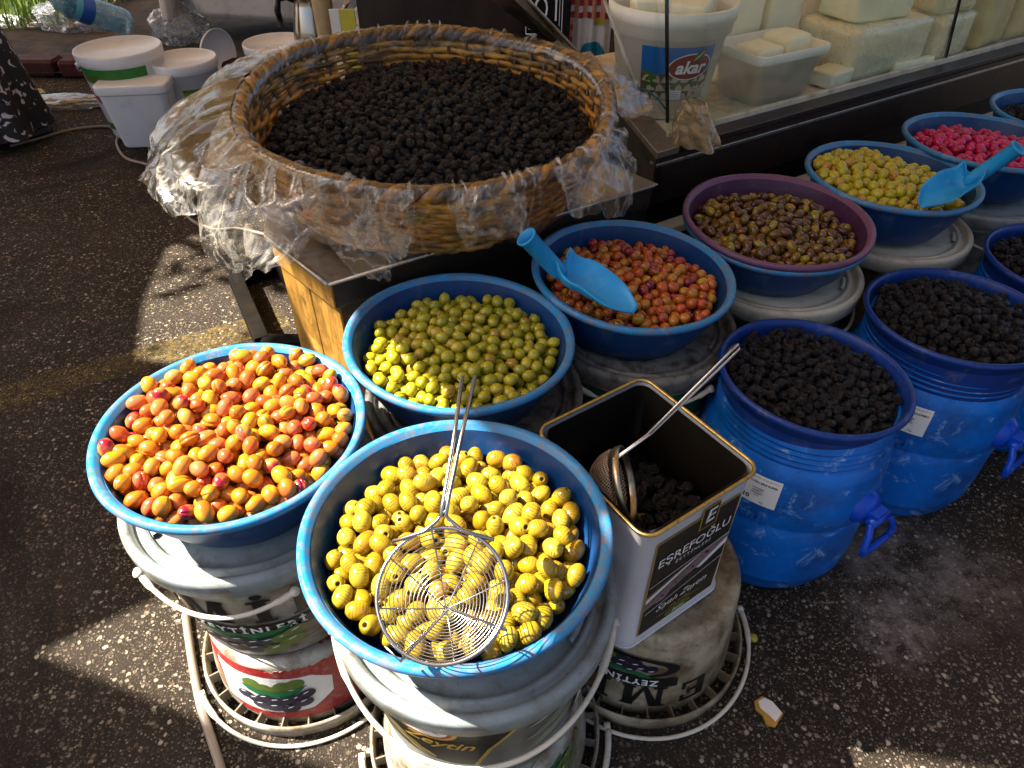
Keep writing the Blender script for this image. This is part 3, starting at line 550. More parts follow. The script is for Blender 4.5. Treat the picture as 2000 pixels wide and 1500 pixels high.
OM = {
 'A': olive_mat('cracked olive skin', [(0, (.40, .12, .004)), (.14, (.44, .20, .008)), (.30, (.42, .08, .005)), (.44, (.38, .25, .014)), (.58, (.38, .05, .005)), (.72, (.46, .16, .02)), (.84, (.36, .018, .008)), (.91, (.42, .30, .03)), (.95, (.28, .004, .02))], .2, (.12, .05, .01), .35, blush=[(0, (.44, .25, .012)), (.5, (.40, .06, .006)), (.8, (.40, .11, .045)), (1, (.46, .24, .03))], sss=.1),
 'B': olive_mat('grilled olive skin', [(0, (.26, .18, .005)), (.3, (.32, .225, .006)), (.55, (.22, .155, .004)), (.85, (.36, .28, .025)), (.95, (.32, .12, .01))], .2, (.09, .035, .005), .5, grill=True, blush=[(0, (.26, .12, .005)), (1, (.38, .29, .025))], sss=.1),
 'C': olive_mat('green olive skin', [(0, (.24, .22, .006)), (.3, (.34, .29, .010)), (.6, (.28, .24, .006)), (.84, (.38, .32, .016)), (.93, (.28, .15, .012))], .22, (.04, .03, .005), .4, blush=[(0, (.22, .20, .006)), (1, (.38, .32, .015))], sss=.08),
 'D': olive_mat('mixed olive skin', [(0, (.46, .11, .006)), (.2, (.36, .02, .008)), (.36, (.44, .19, .010)), (.50, (.24, .004, .015)), (.62, (.46, .28, .014)), (.76, (.42, .06, .010)), (.90, (.14, .003, .015))], .2, (.06, .02, .01), .35, blush=[(0, (.34, .03, .008)), (.5, (.40, .18, .010)), (1, (.26, .008, .015))], sss=.08),
 'E': olive_mat('brown olive skin', [(0, (.045, .013, .005)), (.25, (.10, .032, .007)), (.45, (.055, .010, .006)), (.70, (.28, .16, .008)), (.75, (.07, .022, .012)), (.9, (.26, .19, .012))], .16, (.02, .01, .005), .5, blush=[(0, (.07, .020, .006)), (.6, (.15, .07, .008)), (1, (.035, .010, .006))], sss=.05),
 'F': olive_mat('stuffed olive skin', [(0, (.36, .29, .010)), (.4, (.43, .34, .014)), (.7, (.34, .26, .010)), (.92, (.46, .38, .02)), (.97, (.42, .2, .02))], .24, (.08, .04, .01), .3, sss=.1),
 'G': olive_mat('pink olive skin', [(0, (.42, .003, .05)), (.5, (.52, .006, .09)), (1, (.32, .002, .03))], .25, (.08, .005, .01), .3, sss=.1),
 'K': olive_mat('black olive skin', [(0, (.005, .004, .004)), (.6, (.010, .007, .006)), (1, (.024, .014, .010))], .16, (.05, .03, .02), .3, bmp=0, sss=0, wrinkle=True)}
SLIT = flat('olive slit flesh', (.30, .13, .02), .5); HOLE = flat('olive pit hole', (.16, .10, .01), .5); PIM = flat('red pepper stuffing', (.42, .04, .008), .35); SLD = flat('dark slit', (.10, .03, .01), .5)
def variants(k, r, ln):
    if k == 'A': return [olive_mesh('orange_olive', [OM['A'], SLIT], r, ln*q, kind=kd, n=18, seed=i) for i, (kd, q) in enumerate((('crack', 1.0), ('crack', .95), ('plain', .95), ('plain', 1.05), ('crack', 1.08)))]
    if k == 'B': return [olive_mesh('grilled_olive', [OM['B'], HOLE], r, ln*q, kind=kd, n=18, seed=10+i) for i, (kd, q) in enumerate((('hole', 1), ('hole', .92), ('plain', 1.05), ('hole', 1.06)))]
    if k == 'C': return [olive_mesh('green_olive', [OM['C'], SLD], r, ln*q, kind=kd, seed=20+i) for i, (kd, q) in enumerate((('plain', 1), ('plain', .95), ('pinch', 1.05), ('crack', 1)))]
    if k == 'D': return [olive_mesh('red_olive', [OM['D'], SLD], r, ln*q, kind=kd, n=18, seed=30+i) for i, (kd, q) in enumerate((('plain', 1), ('crack', 1), ('plain', 1.06), ('crack', .95)))]
    if k == 'E': return [olive_mesh('brown_olive', [OM['E']], r, ln*q, kind=kd, seed=40+i) for i, (kd, q) in enumerate((('pinch', 1), ('pinch', 1.1), ('plain', .92)))]
    if k == 'F': return [olive_mesh('stuffed_olive', [OM['F'], PIM], r, ln*q, kind=kd, seed=50+i) for i, (kd, q) in enumerate((('stuffed', 1), ('stuffed', .95), ('plain', 1.05)))]
    if k == 'G': return [olive_mesh('pink_olive', [OM['G']], r, ln*q, kind=kd, seed=60+i) for i, (kd, q) in enumerate((('pinch', 1), ('plain', .95), ('pinch', 1.1)))]
    return [olive_mesh('black_olive', [OM['K']], r, ln*q, kind='wrinkle', n=18, m=12, seed=70+i) for i, q in enumerate((1, .9, 1.1, 1.0, .85, 1.05))]
ct, st_ = math.cos(PITCH), math.sin(PITCH)
def visible(P, r):                        # how many picture cells each ball would fill
    Wd, Hh = 1000, 750; zb = np.full((Hh, Wd), 1e9); ib = np.full((Hh, Wd), -1, int)
    q = P-np.array([0, 0, CAM_H]); dep = q[:, 1]*ct-q[:, 2]*st_; upv = q[:, 1]*st_+q[:, 2]*ct; f_ = FOC/2
    X = 500+f_*q[:, 0]/dep; Y = 375-f_*upv/dep; Rp = f_*r/dep
    for i in range(len(P)):
        a, b_, c_ = X[i], Y[i], Rp[i]; x0, x1, y0, y1 = int(a-c_), int(a+c_)+2, int(b_-c_), int(b_+c_)+2
        x0 = max(x0, 0); y0 = max(y0, 0); x1 = min(x1, Wd); y1 = min(y1, Hh)
        if x1 <= x0 or y1 <= y0: continue
        yy, xx = np.mgrid[y0:y1, x0:x1]; h2 = 1-((xx-a)**2+(yy-b_)**2)/c_**2; z_ = dep[i]-r*np.sqrt(np.maximum(h2, 0)); sl_ = zb[y0:y1, x0:x1]; ok = (h2 > 0) & (z_ < sl_)
        sl_[ok] = z_[ok]; ib[y0:y1, x0:x1][ok] = i
    return np.bincount(ib[ib >= 0], minlength=len(P))
def heap(inside, H, r, floor, R, seed, k=26, sq=.93, cap=4000, Rw=None):
    g = np.random.RandomState(seed); P = np.zeros((cap, 3)); n = 0; fails = 0; D = 2*r*sq
    while n < cap and fails < 14:
        xy = g.uniform(-R, R, (k*2, 2)); xy = xy[inside(xy)][:k]
        if not len(xy): continue
        z = floor(xy)+r
        if n:
            d2 = ((xy[:, None, :]-P[None, :n, :2])**2).sum(2); h2 = D*D-d2
            zz = np.where(h2 > 0, P[None, :n, 2]+np.sqrt(np.maximum(h2, 0)), -9); z = np.maximum(z, zz.max(1))
        s_ = z-H(xy)
        if Rw is not None: s_ = np.where(np.hypot(xy[:, 0], xy[:, 1]) > Rw(z)-r, 9, s_)
        i = s_.argmin()
        if s_[i] > -r*.55: fails += 1; continue
        fails = 0; P[n] = (*xy[i], z[i]); n += 1
    return P[:n]
def fill(key, cx, cy, zr, rad, prof, r, ln, name, label, cat, group, seed, stuffname, n_max=300, kmesh=None, layers=2.3, wall=lambda dz: 0, host=None, tiltn=(0, 0), under=None, k=26, Rw=None):
    """prof(x,y) = height of the heap relative to the rim plane; rad = usable radius at rim height, wall narrows it downward"""
    H = lambda q: prof(q[:, 0], q[:, 1])
    def inside(q):
        rr = np.hypot(q[:, 0], q[:, 1]); return rr < rad-r*.5-(0 if Rw is not None else 1)*wall(-H(q))
    floor = lambda q: H(q)-layers*2*r
    P = heap(inside, H, r, floor, rad, seed, k, Rw=Rw)
    P[:, 2] -= tiltn[0]*P[:, 0]+tiltn[1]*P[:, 1]; Pw = P+np.array([cx, cy, zr])
    vis = visible(Pw, r); order = np.argsort(-vis); g = random.Random(seed); vm = variants(key, r, ln); sp = kmesh or {'A': 1.1, 'B': 1.5, 'F': 1.3, 'D': 1.2}.get(key, .9)
    ind = [i for i in order if vis[i] >= (6 if key != 'K' else 4)][:n_max]; iset = set(ind)
    def rot(i):
        e = Matrix.Rotation(g.uniform(0, 2*PI), 4, 'Z')@Matrix.Rotation(g.gauss(0, sp*.5), 4, 'Y')@Matrix.Rotation(g.uniform(0, 2*PI), 4, 'X')
        return Matrix.Translation(Pw[i])@e@Matrix.Scale(g.uniform(.92, 1.08), 4)
    short, place = label
    for i in ind:
        me_ = g.choice(vm); q = P[i]; rr = math.hypot(q[0], q[1])/rad; sec = ['right', 'back right', 'back', 'back left', 'left', 'front left', 'front', 'front right'][int(((math.degrees(math.atan2(q[1], q[0]))+22.5) % 360)//45)]
        where = 'in the middle of' if rr < .28 else ('halfway to the %s rim of' % sec if rr < .66 else 'by the %s rim of' % sec)
        shape = {'A': ['slit', 'slit', 'smooth', 'smooth', 'slit'], 'B': ['hollow', 'hollow', 'whole', 'hollow'], 'D': ['smooth', 'slit', 'smooth', 'slit'], 'F': ['red-ended', 'red-ended', 'plain']}.get(key)
        label = ((shape[vm.index(me_)]+' ') if shape else '')+short+' '+where+' '+place
        o = bpy.data.objects.new(name, me_); COL.objects.link(o); o.matrix_world = rot(i); o['label'] = label; o['category'] = cat; o['group'] = group
    rest = [i for i in range(len(Pw)) if i not in iset]
    if rest:
        VV, FF, MI = [], [], []; nv = 0
        base = [(np.array([tuple(q.co) for q in m_.vertices]), [tuple(p.vertices) for p in m_.polygons], [p.material_index for p in m_.polygons]) for m_ in vm]
        for i in rest:
            bv, bf, bm_ = base[g.randrange(len(base))]; M = np.array(rot(i)); VV.append(bv@M[:3, :3].T+M[:3, 3]); FF += [tuple(a+nv for a in q) for q in bf]; MI += bm_; nv += len(bv)
        me = bpy.data.meshes.new(stuffname); me.from_pydata(np.concatenate(VV).tolist(), [], FF)
        for q in vm[0].materials: me.materials.append(q)
        me.polygons.foreach_set('material_index', MI); me.polygons.foreach_set('use_smooth', [True]*len(FF)); me.update()
        o = bpy.data.objects.new(stuffname, me); COL.objects.link(o); tag(o, short+' lower layers in '+place, cat, kind='stuff')
    if under:
        br_ = MB(); br_.grid(lambda u, v: (lambda rr, a: Vector((rr*math.cos(a), rr*math.sin(a), float(prof(np.array([rr*math.cos(a)]), np.array([rr*math.sin(a)]))[0])-r*3.2-tiltn[0]*rr*math.cos(a)-tiltn[1]*rr*math.sin(a))))(v*(rad-.012-.5*(.05+r*3.2)), 2*PI*u), 40, 10)
        o = br_.build(under[0], under[1]); o.location = (cx, cy, zr); tag(o, under[2], under[3], kind='stuff')
    return len(ind), len(rest)
BRINE = {k: flat('brine '+k, c_, .12, 0, .3, 30) for k, c_ in {'A': (.10, .03, .006), 'B': (.11, .08, .008), 'C': (.05, .045, .005), 'D': (.06, .012, .008), 'E': (.015, .008, .005), 'F': (.09, .07, .01), 'G': (.09, .002, .012), 'K': (.003, .0025, .0025)}.items()}
bw = lambda dz: np.maximum(dz, 0)*.40
def mound(z0, h, cx=0, cy=0, R=.17, nz=.006, sd=0, sx=1, sy=1):
    def f(x, y):
        d2 = ((x-cx)/sx)**2+((y-cy)/sy)**2; b_ = z0+h*(1-d2/R**2)
        return b_+nz*(np.sin(x*31+sd)*np.cos(y*27+sd*2)+.6*np.sin(x*63+y*51+sd))
    return f
LB = {
 'A': (('orange or red olive', 'the leftmost bowl'), 'orange olives in the leftmost bowl', mound(-.004, .022, -.02, .035, .18, .007, 1), .0110, 1.28),
 'B': (('grilled yellow olive', 'the nearest bowl'), 'grilled olives in the nearest bowl', mound(-.022, .022, -.005, -.01, .175, .005, 2), .0118, 1.28),
 'C': (('plain green olive', 'the bowl beside the box'), 'green olives beside the basket box', mound(-.026, .026, .0, -.01, .17, .005, 3), .0100, 1.17),
 'D': (('mixed red olive', 'the left scoop bowl'), 'mixed red olives around the left scoop', mound(-.028, .026, .01, .0, .17, .005, 4), .0098, 1.15),
 'E': (('slender brown olive', 'the purple bowl'), 'brown olives in the purple bowl', mound(-.026, .024, .0, -.01, .17, .005, 5), .0092, 1.42),
 'F': (('yellow olive', 'the right scoop bowl'), 'stuffed olives around the right scoop', mound(-.018, .038, -.05, .0, .18, .004, 6), .0112, 1.22),
 'G': (('bright pink olive', 'the pink olive bowl'), 'pink olives near the glass case', mound(-.028, .028, -.01, -.01, .17, .004, 7), .0104, 1.28),
 'H': (('black olive', 'the farthest bowl'), 'black olives in the farthest bowl', mound(-.03, .02, 0, 0, .17, .004, 8), .0098, 1.2)}
for i, (k, (lb, gr, pf, r, ln)) in enumerate(LB.items()):
    x, y, z, R, n = BOWLS[k]; kk = 'K' if k == 'H' else k
    nm = {'A': 'orange_olive', 'B': 'grilled_olive', 'C': 'green_olive', 'D': 'red_olive', 'E': 'brown_olive', 'F': 'stuffed_olive', 'G': 'pink_olive', 'H': 'black_olive'}[k]
    fill(kk, x, y, z, R-.010, pf, r, ln, nm, lb, 'olive', gr, 11+i, nm+'_heap', wall=bw, tiltn=n, layers=1.9, under=('brine', BRINE[kk], 'brine under the '+gr, 'brine'), k=60, n_max=10 if k == 'H' else 300, Rw=lambda zz, R=R: np.interp(zz, [-.115, -.10, -.06, -.02, -.004, .1], [R-.075, R-.058, R-.036, R-.022, R-.012, R+.004]))
RWB = lambda R: (lambda zz: np.interp(zz, [-.10, -.02, 0, .1], [R-.020, R-.016, R-.012, R]))
fill('K', *PB, .445, .150, mound(-.012, .018, 0, 0, .15, .003, 1), .0082, 1.15, 'black_olive', ('wrinkled black olive', 'the basin beside the tin'), 'olive', 'wrinkled olives on the barrel beside the tin', 31, 'black_olive_heap', n_max=110, Rw=RWB(.163), tiltn=(.04, .02), under=('brine', BRINE['K'], 'dark oil under the olives on the barrel beside the tin', 'oil'))
fill('K', *QB, .445, .156, mound(-.010, .024, 0, 0, .15, .003, 2), .0083, 1.15, 'black_olive', ('wrinkled black olive', 'the middle barrel basin'), 'olive', 'wrinkled olives on the middle barrel', 32, 'black_olive_heap', n_max=80, Rw=RWB(.168), tiltn=(-.02, .02), under=('brine', BRINE['K'], 'dark oil under the olives on the middle barrel', 'oil'))
fill('K', *RB, .445, .152, mound(-.012, .022, 0, 0, .15, .003, 3), .0083, 1.15, 'black_olive', ('black olive', 'the right edge basin'), 'olive', 'black olives on the barrel at the right edge', 33, 'black_olive_heap', n_max=10, Rw=RWB(.166), under=('brine', BRINE['K'], 'dark oil under the olives on the right edge barrel', 'oil'))

# ---------------------------------------------------------------- WOODEN BOX under the basket
u_ = Vector((.848, .530, 0)); v_ = Vector((-.530, .848, 0)); UA = math.atan2(.530, .848)
def wood(name, a, b2, rough=.45, wear=(.02, .012, .006), sc=(1, 1, .09), st=26, amt=.7, lo=.5):
    m, t, b, o = nt(name); g_ = ntex(t, st, 8, .7, sc=sc, dist=.4); c = ramp(t, g_, [(.3, a), (.7, b2)]); k_ = ramp(t, ntex(t, 7, 8, .75), [(lo, 0.0), (lo+.15, amt)]); c = mix(t, k_, c, wear)
    sp = ramp(t, ntex(t, 70, 8, .8, sc=(1, 1, .5)), [(.64, 0.0), (.70, .8)]); c = mix(t, sp, c, (.5, .42, .32)); t.links.new(c, b.inputs['Base Color']); b.inputs['Roughness'].default_value = rough; bump(t, b, g_, .4, .004); return m
WOODL = wood('varnished side board', (.22, .095, .015), (.55, .30, .06), lo=.52, amt=.85); WOODD = wood('shaded front board', (.006, .004, .003), (.028, .016, .008), .45, (.004, .003, .002), (1, 1, 1), 9)  # dark front board: shade of the unlit face put into its colour
STL = metal('worn steel top', (.42, .38, .33), .35, 12, (.10, .07, .04), .8)
bc = Vector((-.311, 1.026, 0)); lv2 = Vector((math.cos(math.radians(133)), math.sin(math.radians(133)), 0)); bt = .56
box = thing('wooden_box', 'brown wooden box with a steel edged top carrying the big basket', 'box', bc)
Lf, Dp = .72, .213; BLK_ = lv2*.213+Vector((math.cos(math.radians(103)), math.sin(math.radians(103)), 0))*.52
def prism(mb, pts, z0, z1, m=0):
    n = len(pts); v = [Vector((p.x, p.y, z0)) for p in pts]+[Vector((p.x, p.y, z1)) for p in pts]; return mb.add(v, [tuple(range(n-1, -1, -1)), tuple(range(n, 2*n))]+[(i, (i+1) % n, (i+1) % n+n, i+n) for i in range(n)], m, False)
O = Vector((0, 0, 0)); sh = .022
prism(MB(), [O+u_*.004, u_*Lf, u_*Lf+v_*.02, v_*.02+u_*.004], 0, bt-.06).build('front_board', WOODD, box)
wt = .10
for j, (a, b2) in enumerate(((0, .104), (.105, .212))):
    prism(MB(), [lv2*a-u_*.001*j, lv2*b2-u_*.001*j, lv2*b2+u_*.02, lv2*a+u_*.02], 0.01*j, bt-.062-.002*j).build('side_board', WOODL, box, bevel=.002)
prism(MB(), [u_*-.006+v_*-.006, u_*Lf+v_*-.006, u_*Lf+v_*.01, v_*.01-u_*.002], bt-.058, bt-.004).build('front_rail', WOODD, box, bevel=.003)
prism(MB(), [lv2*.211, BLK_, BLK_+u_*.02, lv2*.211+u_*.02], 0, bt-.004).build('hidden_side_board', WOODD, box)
prism(MB(), [-u_*.008-v_*.004, lv2*Dp-u_*.008, lv2*Dp+u_*.012, u_*.012-v_*.004], bt-.060, bt-.003).build('side_rail', WOODL, box, bevel=.003)
prism(MB(), [u_*-.014+v_*-.012, u_*(Lf+.01)+v_*-.012, u_*(Lf-.1)+v_*.72, BLK_, lv2*(Dp+.01)-u_*.014], bt-.003, bt).build('steel_top', STL, box, bevel=.001)
MB().tube([u_*-.013+v_*-.011+Vector((0, 0, bt-.002)), lv2*(Dp)-u_*.013+Vector((0, 0, bt-.002))], .0045, 8).build('edge_bead', STL, box)
MB().tube([u_*-.013+v_*-.011+Vector((0, 0, bt-.002)), u_*Lf+v_*-.011+Vector((0, 0, bt-.002))], .0035, 8).build('edge_bead', STL, box)
# dark open crate behind the box
cr = thing('low_frame', 'dark empty wooden frame lying on the asphalt left of the box', 'frame', W(500, 600, 0), 0)
A = [W(460, 548, .02)-cr.location, W(545, 522, .02)-cr.location, W(700, 690, .02)-cr.location, W(520, 690, .02)-cr.location]
for i in range(4):
    a, b2 = A[i], A[(i+1) % 4]; d_ = (b2-a).normalized(); n_ = Vector((-d_.y, d_.x, 0))*.02; a = Vector((a.x, a.y, 0)); b2 = Vector((b2.x, b2.y, 0))
    prism(MB(), [a-n_, b2-n_, b2+n_, a+n_], .001, .07+.002*i).build('rail', plastic('blackened rail', (.006, .005, .004), .95, (.02, .014, .008), .5, 12, None, .2, .05), cr, bevel=.003)

# ---------------------------------------------------------------- WICKER BASKET
BC = Vector((-.168, 1.39, 0)); BZ = bt+.002
def rimz(th): return .748+.036*math.sin(th)-.004*math.cos(th)+.006*math.sin(3*th+.5)+.003*math.sin(5*th)
def rimR(th): return .352+.006*math.cos(2*th+.6)
bs = thing('wicker_basket', 'big round wicker basket of wrinkled black olives wrapped in torn plastic film', 'basket', (BC.x, BC.y, BZ))
m, t, b, o = nt('wicker cane'); r_ = rand_out(t); c = ramp(t, r_, [(0, (.30, .11, .010)), (.4, (.50, .22, .022)), (.75, (.40, .16, .012)), (1, (.60, .32, .05))])
k_ = ramp(t, ntex(t, 16, 8, .7, sc=(1, 1, 2)), [(.42, 0.0), (.58, .88)]); c = mix(t, k_, c, (.02, .010, .005)); t.links.new(c, b.inputs['Base Color']); b.inputs['Roughness'].default_value = .38; bump(t, b, ntex(t, 90, 6), .4, .002); CANE = m
DCANE = wood('dark cane', (.03, .015, .006), (.14, .06, .015), .4)
def wallr(th, f): return .285+(rimR(th)-.285)*(f**.8)
rows = 15
for j in range(rows):
    f0 = (j+.5)/rows; pts = []; ns = 260
    jit = rnd.uniform(0, 9)
    for i in range(ns):
        th = 2*PI*i/ns; h_ = rimz(th)-BZ-.012; w_ = math.sin(26*th+PI*j); rr = wallr(th, f0)+.0032*w_+.002*math.sin(9*th+jit); pts.append((rr*math.cos(th), rr*math.sin(th), .006+h_*f0+.0022*math.sin(7*th+jit)+.0015*math.sin(17*th+jit)))
    mb = MB(); mb.tube(pts, [.0066+.0014*math.sin(13*a/10+jit) for a in range(ns)], 7, closed=True, flat=.8); mb.build('cane', CANE, bs)
for i in range(52):
    th = 2*PI*(i+.5)/52; pts = []
    for k in range(9): f0 = k/8; pts.append(((wallr(th, f0)-.001)*math.cos(th), (wallr(th, f0)-.001)*math.sin(th), .002+(rimz(th)-BZ-.006)*f0))
    MB().tube(pts, .0038, 6).build('stake', DCANE, bs)
for q, ph in ((0, 0), (1, 2.1), (2, 4.2)):
    pts = []
    for i in range(320):
        th = 2*PI*i/320; a = 34*th+ph; pts.append(((rimR(th)+.008*math.cos(a))*math.cos(th), (rimR(th)+.008*math.cos(a))*math.sin(th), rimz(th)-BZ-.006+.008*math.sin(a)))
    MB().tube(pts, .0085, 7, closed=True).build('rim_strand', DCANE if q else CANE, bs)
MB().lathe([(0, .001), (.283, .001), (.285, .006), (0, .006)], 60).build('base', DCANE, bs)
fill('K', BC.x, BC.y, .752, .335, (lambda x, y: -.082+.030*(1-(x*x+(y-.02)**2)/.32**2)+.05*y/.3*.5+.024+.004*np.sin(x*23)*np.cos(y*19)), .0090, 1.14, 'black_olive', ('wrinkled black olive', 'the big basket'), 'olive', 'wrinkled olives in the big basket', 41, 'black_olive_heap', n_max=100, wall=lambda d: np.maximum(d, 0)*.25, layers=1.5, under=('brine', BRINE['K'], 'dark oil under the olives in the basket', 'oil'), k=40)
FILM = film_mat('clear plastic film', (.6, .5, .38), .008, mx=.12, scale=12, streak=(1, 1, 1)); FILM2 = film_mat('crumpled clear plastic', (.62, .58, .50), .03, mx=.42, scale=9, rough=.16)
def gb_(x, c_, w_): return math.exp(-((x-c_)/w_)**2)
def film(u, v, part=0):
    th = 2*PI*u; d_ = (math.degrees(th)+360) % 360
    Ro, rz_ = rimR(th), rimz(th)-BZ
    inn = .045+.02*noise.noise(Vector((math.cos(th)*3, math.sin(th)*3, 1)))
    hang = .115+.03*noise.noise(Vector((math.cos(th)*2.5, math.sin(th)*2.5, 4)))
    if 20 < d_ < 160: hang = .05
    s = -inn+(inn+hang+.03)*v                  # signed arc length across the rim: <0 inside, >0 outside
    n1 = noise.noise(Vector((th*9+s*18, s*22, 3))); n2 = noise.noise(Vector((th*28-s*30, s*40, 7))); rid = (1-abs(n1)*2.4)*.004+(1-abs(n2)*2.2)*.0012
    if s < -.015: r = Ro-.017-(-s-.015)*.10; z = rz_-.006-(-s-.015); r -= max(0, rid)*.6
    elif s < .015: a = (s+.015)/.03*PI; r = Ro-.017*math.cos(a); z = rz_-.006+.016*math.sin(a)+rid*.7
    else: q = s-.015; z = rz_-.006-q; f0 = max(0, min(1, z/rz_)); r = wallr(th, max(f0, 0))+.012+rid*1.2+.010*(1-f0)
    return Vector((r*math.cos(th), r*math.sin(th), max(z, .004)))
fm = MB(); fm.grid(film, 420, 18, wrap=True); fm.build('plastic_film', FILM, bs)
for k in range(46):                       # tight stretched folds over the rim
    th0 = rnd.uniform(0, 2*PI); pts = []; sl = rnd.uniform(-1.6, 1.6); L = rnd.uniform(.03, .12)
    for i in range(16):
        v = .12+.86*i/15*(L/.12); p = film((th0+sl*.05*i/15)/(2*PI) % 1, min(v, 1)); q = Vector((p.x, p.y, 0)).normalized(); pts.append(p+q*.002+Vector((0, 0, .002)))
    MB().tube(pts, [.0016+.001*math.sin(i*1.3+k) for i in range(16)], 5, flat=2.2).build('film_fold', FILM2, bs)['kind'] = 'part'
def flap(name, th0, th1, out, drop, seed, n=70, m=44, waves=9, down=.0, edge=.2):
    def f(u, v):
        th = th0+(th1-th0)*u; e = math.sin(PI*min(1, max(0, u)))**.55
        jag = 1+edge*noise.noise(Vector((u*5, seed, 2)))+.08*noise.noise(Vector((u*17, seed, 5)))
        s = v*jag; Ro = rimR(th)+.012; bell = e
        r = Ro+out*bell*(1-max(0, 1-s)**1.7)*1.0+.012*s; z = rimz(th)-BZ+.008-drop*bell*(max(s, 0)**1.35)-down*s*s-.02*s
        fold = noise.noise(Vector((u*waves*(1-.25*s), s*1.2, seed))); fo = (1-abs(fold)*2.6)
        fi = noise.noise(Vector((u*waves*3.2+s*3, s*5, seed+9))); fn_ = (1-abs(fi)*2.4)
        am = .003+.034*s*(1-.4*s); r += am*fo*.6+am*.10*fn_; z += am*fo*.6+am*.12*fn_+.02*s*noise.noise(Vector((u*4, s*3, seed+3)))
        if out < .09: z = max(z, .004+.004*fi)
        rx = r*math.cos(th); ry = r*math.sin(th); return Vector((rx, ry, z))
    mb = MB(); mb.grid(f, n*2, m); return mb.build(name, FILM2, bs)
flap('plastic_flap', math.radians(140), math.radians(226), .19, .11, 1.3, waves=8)
flap('plastic_flap', math.radians(192), math.radians(250), .10, .15, 5.1, waves=7, down=.02)
flap('plastic_flap', math.radians(243), math.radians(272), .008, .10, 8.7, waves=7, down=.03)
flap('plastic_flap', math.radians(280), math.radians(300), .015, .07, 4.4, waves=5, down=.01, n=40)
flap('plastic_flap', math.radians(310), math.radians(345), .05, .07, 3.9, waves=6, down=.02, n=50)
flap('plastic_flap', math.radians(-8), math.radians(24), .07, .05, 6.2, waves=5, n=40)

# ---------------------------------------------------------------- TIN on the upturned bucket
WTIN = plastic('white enamel tin', (.55, .54, .55), .22, (.25, .2, .15), .25, 10, None, .03, lo=.6); TINI = flat('dark tin inside', (.012, .009, .006), .3, 0)
tw, td, tz0, tz1 = .21, .235, .226, .506; TA = math.radians(34.3)
tin = thing('tin', 'open square white olive tin with a black printed panel standing on the cream upturned bucket', 'tin', (.165, .514, 0), TA)
def rrect(x0, x1, y0, y1, r, n=6):
    P = []
    for cx, cy, a0 in ((x1-r, y0+r, -PI/2), (x1-r, y1-r, 0), (x0+r, y1-r, PI/2), (x0+r, y0+r, PI)):
        for i in range(n+1): a = a0+PI/2*i/n; P.append((cx+r*math.cos(a), cy+r*math.sin(a)))
    return P
tb = MB(); rings = []
for (z, g_) in ((tz0, .010), (tz0+.004, .002), (tz0+.010, 0), (tz0+.016, .003), (tz0+.14, .0045), (tz1-.016, .003), (tz1-.008, .001), (tz1, 0)): rings.append([(x, y, z) for x, y in rrect(g_, tw-g_, g_, td-g_, .022)])
n_ = len(rings[0]); v = [p for r in rings for p in r]; f = [(j*n_+i, j*n_+(i+1) % n_, (j+1)*n_+(i+1) % n_, (j+1)*n_+i) for j in range(len(rings)-1) for i in range(n_)]; f.append(tuple(range(n_-1, -1, -1))); tb.add(v, f); tb.build('shell', WTIN, tin)
ti = MB(); q1 = [(x, y, tz1-.001) for x, y in rrect(.008, tw-.008, .008, td-.008, .018)]; q2 = [(x, y, tz0+.01) for x, y, z in q1]; ti.add(q1+q2, [(i, i+n_, (i+1) % n_+n_, (i+1) % n_) for i in range(n_)]+[tuple(range(n_, 2*n_))]); ti.build('lining', TINI, tin)
MB().tube([(x, y, tz1+.001) for x, y in rrect(.0005, tw-.0005, .0005, td-.0005, .021)], .0028, 8, closed=True).build('rolled_rim', TINM, tin)
MB().tube([(x, y, tz0+.004) for x, y in rrect(.0015, tw-.0015, .0015, td-.0015, .021)], .0026, 8, closed=True).build('bottom_seam', WTIN, tin)
d = Decal(pmapper((tw/2, .002, (tz0+tz1)/2-.004), (1, 0, 0), (0, 0, 1), (0, -1, 0)))
d.rect(.158, .226, GOLD, off=.0006); d.rect(.154, .222, INK, off=.0009)
SEPIA = flat('sepia olive print', (.16, .12, .11), .35, 0, .7, 45)
d.poly([(-.077, -.010), (-.077, -.046), (-.02, -.028), (.077, .005), (.077, .030), (.02, .018), (-.03, .006)], SEPIA, off=.0012)
d.poly([(-.077, -.016), (-.077, -.026), (-.01, .004), (.03, .02), (.0, .012)], PAPER, off=.0014); d.poly([(.02, -.015), (.077, .018), (.077, .004), (.03, -.02)], PAPER, off=.0014)
for a, b2, r_ in ((-.045, -.030, .016), (.01, -.004, .014), (.035, .012, .016), (-.02, -.018, .010)):
    d.ell(r_, r_*.8, MAUVE, x=a, y=b2, rot=.4, off=.0016)
    for k in range(3): d.ell(r_*(.8-.25*k), r_*(.6-.2*k), (SEPIA, MAUVE, OLB)[k], x=a, y=b2+.001, rot=.4+k, off=.0018+.0002*k)
d.rect(.154, .0012, PAPER, x=0, y=-.040, rot=.20, off=.0024); d.rect(.154, .0012, PAPER, x=0, y=.022, rot=.10, off=.0024)
d.rect(.034, .046, GOLD, x=.018, y=.106, off=.0012); d.rect(.030, .042, INK, x=.018, y=.106, off=.0016); d.text('E', .038, PAPER, x=.018, y=.107, bold=.0006, shear=.1, off=.002); d.poly([(-.010, -.012), (.006, .004), (.011, .010), (-.004, -.004)], GRN, x=.018, y=.107, off=.0023)
d.text('EŞREFOĞLU', .0255, PAPER, x=0, y=.062, off=.0020, bold=.0002); d.text('ZEYTİNLERİ', .010, PAPER, x=.0, y=.044, off=.0020, spacing=1.3)
